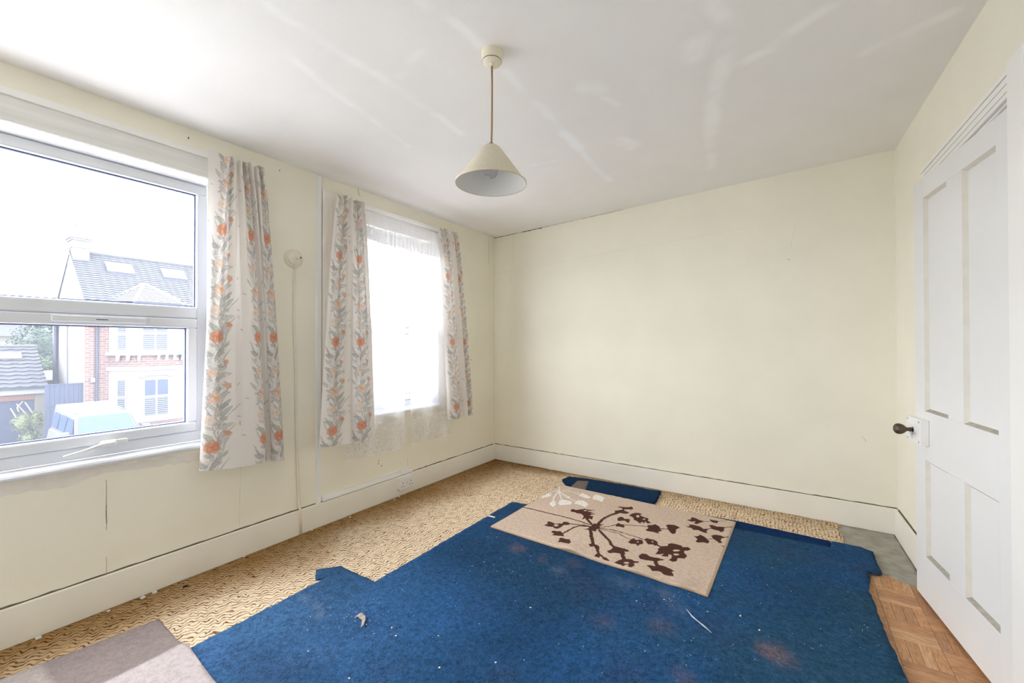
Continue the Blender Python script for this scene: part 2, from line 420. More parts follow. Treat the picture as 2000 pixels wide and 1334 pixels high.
# ================================================================== windows
def window(name, y0, y1, label, gap_side=None, vent=None, stay=None):
    w = tag(empty(name, (0, (y0+y1)/2, WZ[0])), label, kind='structure')
    def part(n, mt, a, b, bevel=.004, parent=None):
        o = bx(n, mt, a, b, None, bevel)
        if parent is None: o.parent = w; o.matrix_parent_inverse = Matrix.Translation((0, -(y0+y1)/2, -WZ[0]))
        else: o.parent = parent
        return o
    XF, XB = -.05, -.11                       # room face and outer face of the frame
    fy0, fy1 = y0+.012, y1-.012
    part('head_board', M['board'], (-.02, y0, 2.250), (.002, y1, 2.362), .002)
    part('head_trim', M['white'], (-.012, y0-.03, 2.362), (.014, y1+.03, 2.397), .003)
    part('frame_head', M['upvc'], (XB, fy0, 2.215), (XF+.012, fy1, 2.25), .003)
    part('frame_head', M['upvc'], (XB, fy0, 2.158), (XF, fy1, 2.2145), .008)
    jw = .052
    for a, b in ((fy0, fy0+jw), (fy1-jw, fy1)):
        part('frame_jamb', M['upvc'], (XB, a, .74), (XF, b, 2.158), .006)
    part('transom', M['upvc'], (XB, fy0+jw, 1.437), (XF+.006, fy1-jw, 1.503), .008)
    part('frame_sill', M['upvc'], (XB, fy0, .737), (XF+.004, fy1, .795), .006)
    part('side_fillet', M['upvc'], (XF, y1-.012, .737), (-.0005, y1, 2.25), .001)
    part('side_fillet', M['upvc'], (XF, y0, .737), (-.0005, y0+.012, 2.25), .001)
    sy0, sy1 = fy0+jw, fy1-jw
    sw = .046
    part('sash_rail', M['upvc'], (XB+.004, sy0, 1.383), (XF+.014, sy1, 1.436), .008)
    part('sash_rail', M['upvc'], (XB+.004, sy0, .796), (XF+.014, sy1, .848), .008)
    for a, b in ((sy0, sy0+sw), (sy1-sw, sy1)):
        part('sash_stile', M['upvc'], (XB+.004, a, .848), (XF+.014, b, 1.383), .008)
    def glaz(a, b, c, d, xg):
        m = MB(); g = .006
        m.box((xg-.008, a, c), (xg+.008, a+g, d)).box((xg-.008, b-g, c), (xg+.008, b, d))
        m.box((xg-.008, a+g, c), (xg+.008, b-g, c+g)).box((xg-.008, a+g, d-g), (xg+.008, b-g, d))
        o = m.build('gasket', M['gasket']); o.parent = w; o.matrix_parent_inverse = Matrix.Translation((0, -(y0+y1)/2, -WZ[0]))
        part('pane', M['glass'], (xg-.003, a+.001, c+.001), (xg+.001, b-.001, d-.001), 0)
    glaz(sy0, sy1, 1.503, 2.158, XF-.03); glaz(sy0+sw, sy1-sw, .848, 1.383, XF-.02)
    # sill board with a rounded nose
    prof = [(-.05, .737), (.018, .731), (.028, .727), (.033, .718), (.031, .708), (.022, .702), (-.05, .702)]
    m = MB().prism([(x, y0-.005, z) for x, z in prof], (0, y1-y0+.01, 0), 'y')
    o = m.build('sill_board', M['upvc']); o.parent = w; o.matrix_parent_inverse = Matrix.Translation((0, -(y0+y1)/2, -WZ[0]))
    if vent:
        part('trickle_vent', M['upvc'], (XF+.014, vent[0], 1.398), (XF+.026, vent[1], 1.428), .004)
        part('vent_slot', M['gasket'], (XF+.025, sum(vent)/2-.022, 1.410), (XF+.0275, sum(vent)/2+.022, 1.414), .0005)
    if stay is not None:
        h = part('stay_base', M['plastic'], (XF+.014, stay-.03, .786), (XF+.038, stay+.03, .815), .005)
        part('stay_screw_plate', M['plastic'], (XF+.006, stay+.03, .792), (XF+.026, stay+.075, .812), .005)
        m = MB().tube([(XF+.04, stay+.02, .803), (XF+.05, stay-.03, .80), (XF+.06, stay-.09, .785), (XF+.063, stay-.16, .772)], [.008, .0085, .006, .0055], 8)
        o = m.build('stay_arm', M['plastic'], None, True); o.parent = w; o.matrix_parent_inverse = Matrix.Translation((0, -(y0+y1)/2, -WZ[0]))
    return w
window('window_1', *W1, 'wide white plastic window with no net curtain', vent=(-3.41, -3.07), stay=-3.215)
window('window_2', *W2, 'narrow white plastic window behind the net curtains')

# ================================================================== door, lining and architrave
tr = tag(empty('trim_1'), 'white moulded architrave around the door', kind='structure'); tr.matrix_world = MR
def arch(name, a, b, vert):
    steps = [(0, .115, .012), (.006, .10, .018), (.03, .085, .024), (.012, .03, .028), (.088, .108, .026)]
    m = MB()
    for lo, hi, d in steps:
        if vert: q0, q1 = (a+lo, a+hi) if b > 0 else (a-hi, a-lo); m.box((q0, -d, 0), (q1, 0, 2.1295))
        else: m.box((a, -d, 2.13+.115-hi), (b, 0, 2.13+.115-lo))
    o = m.build(name, M['white'], tr, bevel=.002, bseg=1)
    for p, d in ((.0305, .0248), (.058, .0246), (.0865, .0248)):
        g = MB()
        if vert: q0 = a+p if b > 0 else a-p; g.box((q0-.0012, -d, 0), (q0+.0012, -.02, 2.129))
        else: g.box((a+p, -d, 2.13+.115-p-.0012), (b, -.02, 2.13+.115-p+.0012))
        g.build('shade_line', M['taupe'], o)  # dark strip laid on the steps to draw the moulding's shade lines
    return o
arch('architrave_leg', .69, 1, True); MB().box((1.702, -.034, 0), (1.815, 0, 2.252)).build('architrave_leg', M['white'], tr, bevel=.006); arch('architrave_head', .69, 1.7015, False)
for o in list(tr.children): pass
jm = MB(); jm.box((.80, 0.001, -.012), (.815, .099, 2.13)); jm.box((1.69, .001, -.012), (1.705, .099, 2.13)); jm.box((.815, .001, 2.122), (1.69, .099, 2.13))
jm.build('door_lining', M['white'], tr)
DA = np.array((3.336, -.839)); DD = np.array((3.417, -1.503))-DA; DD /= np.linalg.norm(DD)
MD = Matrix.Translation((DA[0], DA[1], .008)) @ Matrix.Rotation(math.atan2(DD[1], DD[0]), 4, 'Z')
dr = tag(empty('door_1'), 'white four panel door standing slightly ajar', kind='structure'); dr.matrix_world = MD
DW, DH, DT = .842, 2.108, .036
for a, b in ((0, .113), (.735, DW)): bx('stile', M['door'], (a, 0, 0), (b, DT, DH), dr, .0015)
bx('muntin', M['door'], (.355, 0, .222), (.490, DT, .700), dr, .0015); bx('muntin', M['door'], (.355, 0, .944), (.490, DT, 2.008), dr, .0015)
for a, b in ((0, .222), (.700, .944), (2.008, DH)): bx('rail', M['door'], (.113, .0002, a), (.735, DT-.0002, b), dr, .0015)
for x0, x1 in ((.113, .355), (.490, .735)):
    for z0, z1 in ((.222, .700), (.944, 2.008)):
        d, w_ = .016, .012
        fr = [(x0, .0005, z0), (x1, .0005, z0), (x1, .0005, z1), (x0, .0005, z1)]; ib = [(x0+w_, d, z0+w_), (x1-w_, d, z0+w_), (x1-w_, d, z1-w_), (x0+w_, d, z1-w_)]
        p = MB().add(ib+[(x0, DT-.006, z0), (x1, DT-.006, z0), (x1, DT-.006, z1), (x0, DT-.006, z1)], [(0, 1, 2, 3), (4, 7, 6, 5), (0, 4, 5, 1), (1, 5, 6, 2), (2, 6, 7, 3), (3, 7, 4, 0)]).build('panel', M['door'], dr)
        for k in range(4):
            q = (k+1) % 4; dd = np.array((0, .001, 0))
            mm = MB().hexa([fr[k], fr[q], ib[q], ib[k], tuple(np.array(fr[k])+dd), tuple(np.array(fr[q])+dd), tuple(np.array(ib[q])+dd), tuple(np.array(ib[k])+dd)])
            mm.build('moulding', M['taupe'] if k == 0 else M['moulding'], p)  # bottom bevel taupe, the other three beige
lk = bx('rim_lock', M['white'], (.0, -.034, .778), (.165, 0.0, .903), dr, .003)
lk['label'] = 'white painted rim lock case'
for x, z in ((.012, .892), (.150, .892), (.150, .792), (.012, .792)):
    MB().lathe([(.0005, -.0365), (.005, -.036), (.005, -.033)], (x, 0, z), 10, 'y').build('screw', M['steel'], lk, True)
bx('keyhole_cover', M['door'], (.058, -.038, .795), (.072, -.034, .825), lk, .003)
MB().lathe([(.022, -.034), (.022, -.037), (.014, -.041)], (.098, 0, .845), 20, 'y').build('knob_rose', M['door'], lk, True)
kb = MB().lathe([(.009, -.036), (.0095, -.048), (.012, -.050), (.0095, -.053), (.009, -.062), (.013, -.068), (.021, -.076), (.0265, -.087), (.0275, -.097), (.024, -.107), (.015, -.114), (.0005, -.116)], (.098, 0, .845), 28, 'y').build('door_knob', M['bronze'], dr, True)
kb['label'] = 'dark bronze pear shaped door knob'
for z in (.35, 1.75): MB().lathe([(.0005, -.008), (.006, -.008), (.006, .0), (.006, .09), (.0005, .09)], (DW+.003, -.002, z), 10, 'z').build('hinge', M['door'], dr, True)
#@@OBJECTS
# ================================================================== floor coverings
def slab(name, poly, z0, z1, cell, mt, hfn=None, cfn=None, parent=None):
    bm = bmesh.new()
    vs = [bm.verts.new((x, y, z1)) for x, y in poly]
    f = bm.faces.new(vs); f.normal_update()
    if f.normal.z < 0: f.normal_flip()
    xs = [p[0] for p in poly]; ys = [p[1] for p in poly]
    for ax, lo, hi in ((0, min(xs), max(xs)), (1, min(ys), max(ys))):
        k = int((hi-lo)/cell)
        for i in range(1, k+1):
            co = [0, 0, 0]; no = [0, 0, 0]; co[ax] = lo+(hi-lo)*(i-.37)/(k+.26); no[ax] = 1
            bmesh.ops.bisect_plane(bm, geom=bm.verts[:]+bm.edges[:]+bm.faces[:], plane_co=co, plane_no=no, dist=1e-5)
    top = bm.verts[:]
    be = [e for e in bm.edges if len(e.link_faces) == 1]
    r = bmesh.ops.extrude_edge_only(bm, edges=be)
    low = set(g for g in r['geom'] if isinstance(g, bmesh.types.BMVert))
    for v in low: v.co.z = z0
    bm.verts.index_update()
    bmesh.ops.recalc_face_normals(bm, faces=bm.faces)
    me = bpy.data.meshes.new(name); bm.to_mesh(me); bm.free()
    co = np.zeros(len(me.vertices)*3, np.float32); me.vertices.foreach_get('co', co); co = co.reshape(-1, 3)
    istop = co[:, 2] > (z0+z1)/2
    if hfn is not None:
        co[istop, 2] += hfn(co[istop, 0], co[istop, 1]); me.vertices.foreach_set('co', co.reshape(-1))
    if cfn is not None: set_col(me, cfn(co[:, 0].astype(float), co[:, 1].astype(float)))
    me.polygons.foreach_set('use_smooth', [True]*len(me.polygons))
    me.materials.append(mt); me.update()
    o = bpy.data.objects.new(name, me); COL.objects.link(o)
    if parent: o.parent = parent
    return o
def fp(l, z=0.0): return [tuple(onz(x, y, z)[:2]) for x, y in l]

# --- old patterned carpet: brown wavy lines on cream, grimy along the skirting
def wave_carpet_mat():
    m, t, N, L, b = nm('wavy_patterned_carpet')
    b.inputs['Roughness'].default_value = .95; b.inputs['Specular IOR Level'].default_value = .05
    tc = N.new('ShaderNodeTexCoord')
    at = N.new('ShaderNodeAttribute'); at.attribute_name = 'tint'
    rot = N.new('ShaderNodeMapping'); rot.inputs['Rotation'].default_value = (0, 0, math.radians(24)); L.new(tc.outputs['Object'], rot.inputs['Vector'])
    sep = N.new('ShaderNodeSeparateXYZ'); L.new(rot.outputs['Vector'], sep.inputs[0])
    def math_(op, a, bb=None, c=None):
        n = N.new('ShaderNodeMath'); n.operation = op
        for i, v in enumerate((a, bb, c)):
            if v is None: continue
            if isinstance(v, (int, float)): n.inputs[i].default_value = v
            else: L.new(v, n.inputs[i])
        return n.outputs[0]
    nz = N.new('ShaderNodeTexNoise'); nz.inputs['Scale'].default_value = 9; nz.inputs['Detail'].default_value = 3; L.new(tc.outputs['Object'], nz.inputs['Vector'])
    nz2 = N.new('ShaderNodeTexNoise'); nz2.inputs['Scale'].default_value = 26; nz2.inputs['Detail'].default_value = 2; L.new(tc.outputs['Object'], nz2.inputs['Vector'])
    along = math_('ADD', math_('MULTIPLY', sep.outputs['Y'], 2*math.pi/.052), math_('MULTIPLY', nz.outputs['Fac'], 14))
    wob = math_('MULTIPLY', math_('SINE', along), .0085)
    wob2 = math_('MULTIPLY', math_('SUBTRACT', nz2.outputs['Fac'], .5), .034)
    pos = math_('ADD', math_('ADD', sep.outputs['X'], wob), wob2)
    ph = math_('SINE', math_('MULTIPLY', pos, 2*math.pi/.0245))
    ln = N.new('ShaderNodeMapRange'); ln.inputs['From Min'].default_value = .25; ln.inputs['From Max'].default_value = .85; L.new(ph, ln.inputs['Value'])
    nz3 = N.new('ShaderNodeTexNoise'); nz3.inputs['Scale'].default_value = 24; nz3.inputs['Detail'].default_value = 4; L.new(tc.outputs['Object'], nz3.inputs['Vector'])
    keep = N.new('ShaderNodeMapRange'); keep.inputs['From Min'].default_value = .30; keep.inputs['From Max'].default_value = .58; L.new(nz3.outputs['Fac'], keep.inputs['Value'])
    lf = math_('MULTIPLY', ln.outputs[0], math_('ADD', math_('MULTIPLY', keep.outputs[0], .75), .25))
    blot = N.new('ShaderNodeMapRange'); blot.inputs['From Min'].default_value = .56; blot.inputs['From Max'].default_value = .74; blot.inputs['To Max'].default_value = .40; L.new(nz3.outputs['Fac'], blot.inputs['Value'])
    fac = math_('MINIMUM', math_('MAXIMUM', lf, blot.outputs[0]), 1.0)
    base = N.new('ShaderNodeMix'); base.data_type = 'RGBA'
    base.inputs[6].default_value = (*lin(224, 206, 180), 1); base.inputs[7].default_value = (*lin(112, 79, 44), 1); L.new(fac, base.inputs[0])
    mul = N.new('ShaderNodeMix'); mul.data_type = 'RGBA'; mul.blend_type = 'MULTIPLY'; mul.inputs[0].default_value = 1
    L.new(base.outputs[2], mul.inputs[6]); L.new(at.outputs['Color'], mul.inputs[7]); L.new(mul.outputs[2], b.inputs['Base Color'])
    n4 = N.new('ShaderNodeTexNoise'); n4.inputs['Scale'].default_value = 240; L.new(tc.outputs['Object'], n4.inputs['Vector'])
    hgt = math_('ADD', math_('MULTIPLY', fac, -.9), math_('MULTIPLY', n4.outputs['Fac'], .9))
    bp = N.new('ShaderNodeBump'); bp.inputs['Strength'].default_value = .7; bp.inputs['Distance'].default_value = .004
    L.new(hgt, bp.inputs['Height']); L.new(bp.outputs['Normal'], b.inputs['Normal'])
    return m
def wave_col(x, y):
    n = fbm(x*5, y*5, 3); n2 = fbm(x*2, y*2, 8)
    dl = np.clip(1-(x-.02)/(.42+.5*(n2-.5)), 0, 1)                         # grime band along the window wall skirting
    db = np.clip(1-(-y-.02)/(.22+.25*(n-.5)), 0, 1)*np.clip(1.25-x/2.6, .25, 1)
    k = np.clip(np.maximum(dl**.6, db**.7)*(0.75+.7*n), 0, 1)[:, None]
    pale = (np.clip((n2-.35)*2.2, 0, 1)*.4+.6*np.clip((x-.3)/.35, 0, 1))[:, None]
    c = np.array((1.0, .97, .93))*(.93+.22*pale)
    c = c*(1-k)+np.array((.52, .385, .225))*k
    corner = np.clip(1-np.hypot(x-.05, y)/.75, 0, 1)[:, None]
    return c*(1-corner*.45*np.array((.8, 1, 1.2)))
fray = fp([(1618, 1013), (1632, 1020), (1641, 1026), (1635, 1034), (1646, 1046), (1648, 1058)])
poly = [(.025, -4.85), (.025, -.026)]+[(x, -.026-.01*random.random()) for x in np.linspace(.1, fray[0][0]-.05, 60)]+fray+[(3.0, -.55), (2.4, -.75), (1.35, -1.5), (1.2, -4.85)]
pc = slab('patterned_carpet', poly, -.014, 0.0, .035, wave_carpet_mat(), lambda x, y: .0016*(fbm(x*7, y*7, 21)-.5)*2, wave_col)
tag(pc, 'old cream carpet with brown wavy lines along the window wall', 'carpet')

# --- grey underlay in the corner by the door
gp = fp([(1625, 1015), (1700, 1030), (1746, 1042)], -.008)
poly = [(2.95, -.03), (3.37, -.027), (3.395, -.79), (3.32, -.768), (3.262, -.73), (3.23, -.71), (3.13, -.78), (2.95, -.8)]
ul = slab('floor_underlay', rough(poly, .03, .004, 4), -.015, -.007, .05, mat('grey_felt', lin(160, 156, 146), .95, .22, 14, .5, 120), lambda x, y: .003*(fbm(x*9, y*9, 2)-.5))
tag(ul, 'dusty grey underlay showing in the corner beside the door', 'underlay')

# --- mosaic parquet blocks by the door: fingers laid in basket weave, each one its own block
wood_ms = []
for i, c in enumerate(((206, 156, 112), (196, 145, 100), (212, 166, 124), (186, 137, 96), (208, 155, 106))):
    wm, t, N, L, b = nm('oak_finger')
    b.inputs['Roughness'].default_value = .5
    tc = N.new('ShaderNodeTexCoord'); mp = N.new('ShaderNodeMapping'); mp.inputs['Scale'].default_value = (14, 110, 60); mp.inputs['Location'].default_value = (i*3.1, i*1.7, 0)
    L.new(tc.outputs['Object'], mp.inputs['Vector'])
    n = N.new('ShaderNodeTexNoise'); n.inputs['Scale'].default_value = 1.3; n.inputs['Detail'].default_value = 6; n.inputs['Distortion'].default_value = 1.2; L.new(mp.outputs['Vector'], n.inputs['Vector'])
    cr = N.new('ShaderNodeValToRGB'); a = lin(*c)
    cr.color_ramp.elements[0].position = .3; cr.color_ramp.elements[0].color = (a[0]*.55, a[1]*.5, a[2]*.45, 1)
    cr.color_ramp.elements[1].position = .62; cr.color_ramp.elements[1].color = (*a, 1)
    L.new(n.outputs['Fac'], cr.inputs['Fac']); L.new(cr.outputs['Color'], b.inputs['Base Color'])
    wood_ms.append(wm)
SQ, NF = .158, 4
fw_ = SQ/NF
blk = [MB().box((-SQ/2+.0004, -fw_/2+.0004, -.008), (SQ/2-.0004, fw_/2-.0004, 0)) for _ in wood_ms]
protos = []
for i, wm in enumerate(wood_ms):
    o = blk[i].build('wood_block', wm, floor_o, bevel=.0012, bseg=1); protos.append(o.data); bpy.data.objects.remove(o)
rr = random.Random(5)
for ix in range(3):
    for iy in range(15):
        x0 = 3.005+ix*SQ; y0 = -.715-iy*SQ
        if y0 < -2.9: continue
        for k in range(NF):
            o = bpy.data.objects.new('wood_block', rr.choice(protos)); COL.objects.link(o); o.parent = floor_o
            horiz = (ix+iy) % 2 == 0
            cx, cy = (x0+SQ/2, y0-SQ+fw_*(k+.5)) if horiz else (x0+fw_*(k+.5), y0-SQ/2)
            o.location = (cx, cy, -.0085+rr.uniform(0, .0008)); o.rotation_euler = (0, 0, (0 if horiz else math.pi/2)+(math.pi if rr.random() < .5 else 0))

# --- blue carpet
def pile_mat(name, bscale=120, bump=1.0, dist=.009, sheen=.05, var=.30, fibre=True):
    m, t, N, L, b = nm(name)
    b.inputs['Roughness'].default_value = .95; b.inputs['Specular IOR Level'].default_value = .05; b.inputs['Sheen Weight'].default_value = sheen
    b.inputs['Sheen Roughness'].default_value = .5; b.inputs['Sheen Tint'].default_value = (.45, .65, 1, 1)
    tc = N.new('ShaderNodeTexCoord'); at = N.new('ShaderNodeAttribute'); at.attribute_name = 'tint'
    n = N.new('ShaderNodeTexNoise'); n.inputs['Scale'].default_value = bscale; n.inputs['Detail'].default_value = 3; n.inputs['Roughness'].default_value = .65; L.new(tc.outputs['Object'], n.inputs['Vector'])
    n2 = N.new('ShaderNodeTexNoise'); n2.inputs['Scale'].default_value = 48; n2.inputs['Detail'].default_value = 4; L.new(tc.outputs['Object'], n2.inputs['Vector'])
    ad = N.new('ShaderNodeMath'); ad.operation = 'MULTIPLY_ADD'; ad.inputs[1].default_value = .8; L.new(n2.outputs['Fac'], ad.inputs[0]); L.new(n.outputs['Fac'], ad.inputs[2])
    mr = N.new('ShaderNodeMapRange'); mr.inputs['From Min'].default_value = .55; mr.inputs['From Max'].default_value = 1.25; mr.inputs['To Min'].default_value = 1-2*var; mr.inputs['To Max'].default_value = 1+2*var
    L.new(ad.outputs[0], mr.inputs['Value'])
    mx = N.new('ShaderNodeVectorMath'); mx.operation = 'MULTIPLY'; L.new(at.outputs['Color'], mx.inputs[0]); L.new(mr.outputs['Result'], mx.inputs[1])
    L.new(mx.outputs['Vector'], b.inputs['Base Color'])
    bp = N.new('ShaderNodeBump'); bp.inputs['Strength'].default_value = bump; bp.inputs['Distance'].default_value = dist
    L.new(ad.outputs[0], bp.inputs['Height']); L.new(bp.outputs['Normal'], b.inputs['Normal'])
    return m
M['blue'] = pile_mat('blue_pile')
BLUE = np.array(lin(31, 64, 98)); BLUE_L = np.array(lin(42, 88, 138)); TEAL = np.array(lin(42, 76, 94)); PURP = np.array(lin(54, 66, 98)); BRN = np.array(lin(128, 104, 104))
def blue_col(x, y):
    a = fbm(x*1.7, y*1.7, 61)[:, None]; b_ = fbm(x*2.6+5, y*2.6, 71)[:, None]; d = fbm(x*4, y*4+3, 81)[:, None]
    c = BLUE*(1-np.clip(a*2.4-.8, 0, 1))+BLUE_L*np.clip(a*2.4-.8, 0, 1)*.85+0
    nl = (np.clip((1.75-x)/.9, 0, 1)*np.clip((-1.9-y)/.9, 0, 1)*np.clip(.35+1.1*fbm(x*3, y*3, 44), 0, 1))[:, None]; c = c*(1-.75*nl)+np.array(lin(76, 116, 162))*.75*nl     # window light on the pile painted as lighter blue
    w = np.clip((x-1.9)/1.0, 0, 1)[:, None]
    k = np.clip(b_*2.5-.75, 0, 1)*(.25+.75*w); c = c*(1-k*.7)+TEAL*k*.7
    k = np.clip(d*3-1.75, 0, 1); c = c*(1-k*.55)+PURP*k*.55
    def stain(px_, r, col, al, sy=1.0):
        nonlocal c
        q = onz(*px_, .012); dd = np.hypot(x-q[0], (y-q[1])/sy)/r + .8*(fbm(x*12, y*12, 91)-.5)
        kk = (np.clip(1.15-dd, 0, 1)*al)[:, None]; c = c*(1-kk)+np.array(col)*kk
    stain((1010, 1070), .05, BRN, .5); stain((1060, 1092), .035, BRN, .4); stain((1290, 1222), .07, BRN, .28); stain((1520, 1275), .08, BRN, .6)
    stain((1495, 1272), .05, BRN, .5); stain((1120, 1100), .06, BRN, .22); stain((1090, 1112), .05, (0.25, .3, .42), .3); stain((1340, 1325), .06, BRN, .3)
    stain((1180, 1215), .05, BRN, .2); stain((1580, 1270), .06, (0.02, .05, .11), .5)
    def streak(l, r, col, al):
        nonlocal c
        dd = segdist(x, y, fp(l, .012))/r; kk = (np.clip(1.3-dd, 0, 1)*al*np.clip(2.6*fbm(x*30, y*30, 14)-.6, 0, 1))[:, None]; c = c*(1-kk)+np.array(col)*kk
    streak([(595, 1165), (630, 1200)], .02, (0.30, .32, .38), .35)
    streak([(1200, 1135), (1290, 1155), (1330, 1190)], .05, (0.2, .25, .33), .22)
    return c
bp_ = fp([(366, 1268), (640, 1127), (617, 1131), (617, 1114), (640, 1112), (666, 1107), (732, 1136), (1000, 980), (1028, 984)], .012)
br_ = fp([(1437, 1032), (1622, 1069), (1625, 1057), (1651, 1062), (1680, 1068), (1706, 1078), (1712, 1096), (1723, 1120), (1710, 1118), (1697, 1117), (1700, 1128), (1696, 1150)], .012)
rgt = fp([(1730, 1235), (1775, 1334)], .012)
left_top = [(.64, -4.8), (bp_[0][0]-.01, -3.3)]+bp_
under = [(1.5, -.85), (2.2, -.68)]
poly = left_top+under+br_+rgt+[(3.22, -2.4), (3.25, -3.2), (3.2, -4.8)]
def ragged(poly, step, amp, seed):
    return rough(poly, step, amp, seed)
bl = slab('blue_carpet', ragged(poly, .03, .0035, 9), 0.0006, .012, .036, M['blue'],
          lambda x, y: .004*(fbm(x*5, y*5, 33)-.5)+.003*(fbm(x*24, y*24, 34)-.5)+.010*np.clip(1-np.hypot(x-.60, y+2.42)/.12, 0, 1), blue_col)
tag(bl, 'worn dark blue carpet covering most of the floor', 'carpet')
# offcuts of the same carpet
def blue_plain(x, y): return np.tile(np.array(lin(26, 52, 82)), (len(x), 1))*(0.85+.3*fbm(x*8, y*8, 3))[:, None]
M['blue_deep'] = pile_mat('blue_offcut_pile', 150, .8, .005, .0, .25)
of = fp([(1098, 937), (1112, 931), (1150, 936), (1218, 947), (1291, 961), (1279, 983), (1230, 972), (1180, 962), (1140, 956), (1106, 949)], .012)
oc = slab('carpet_offcut', rough(of, .02, .004, 3), .0006, .016, .03, M['blue_deep'], lambda x, y: .007*np.clip((x-1.80)/.08, 0, 1)+.003*(fbm(x*14, y*14, 3)-.5), blue_plain)
tag(oc, 'short dark blue carpet offcut lying beside the skirting above the rug', 'carpet')
pt = fp([(1128, 939), (1150, 940), (1143, 957), (1116, 950)], .02)
q = slab('backing_patch', pt, .015, .0215, .03, mat('carpet_backing', lin(112, 100, 92), .95, .2, 60, .4, 200)); q.parent = oc
st = fp([(1325, 997), (1436, 1017), (1530, 1037), (1622, 1057), (1622, 1070), (1530, 1052), (1436, 1033), (1325, 1010)], .006)
cs = slab('carpet_strip', rough(st, .03, .002, 6), .0006, .007, .03, M['blue_deep'], None, lambda x, y: np.tile(np.array(lin(20, 50, 92)), (len(x), 1)))
tag(cs, 'narrow dark blue carpet strip in the gap along the edge of the blue carpet', 'carpet')

# --- beige rug with the brown umbel flowers
RZ = .021
CROP = {'A': (940, 930, 7.41), 'B': (1130, 960, 6.668), 'C': (1250, 960, 6.352)}     # close-ups the outlines were traced on
def rp(k, l): ox, oy, f = CROP[k]; return fp([(ox+x/f, oy+y/f) for x, y in l], RZ)
strokes = [
 ('A', [(595, 450), (750, 480), (950, 530), (1200, 590), (1400, 645), (1560, 700)], .0062), ('A', [(1530, 625), (1600, 700)], .010), ('A', [(1290, 690), (1420, 703), (1560, 722)], .0062),
 ('A', [(1190, 822), (1250, 790), (1340, 740), (1420, 720), (1560, 728)], .0072), ('A', [(1575, 760), (1600, 900), (1620, 985)], .0115), ('A', [(1680, 1080), (1700, 1130), (1770, 1185)], .009),
 ('B', [(230, 450), (320, 355), (410, 310), (480, 285)], .0110), ('B', [(260, 465), (400, 455), (500, 430), (600, 432), (760, 445), (900, 457)], .0045), ('B', [(1050, 485), (1170, 490)], .006),
 ('B', [(270, 480), (420, 495), (560, 530), (700, 575), (860, 628)], .0042), ('B', [(270, 485), (400, 515), (520, 545), (600, 590), (690, 630)], .0034), ('B', [(1030, 700), (1090, 730)], .0065),
 ('B', [(265, 500), (340, 580), (400, 640), (440, 710)], .0105), ('B', [(575, 845), (600, 895)], .012), ('B', [(1000, 900), (1020, 965)], .011),
 ('C', [(780, 370), (870, 372)], .0035), ('C', [(965, 370), (1085, 362)], .003), ('C', [(835, 465), (890, 455)], .0035), ('C', [(1045, 447), (1150, 437)], .004), ('C', [(840, 592), (910, 580)], .0035), ('C', [(1030, 567), (1095, 565)], .004)]
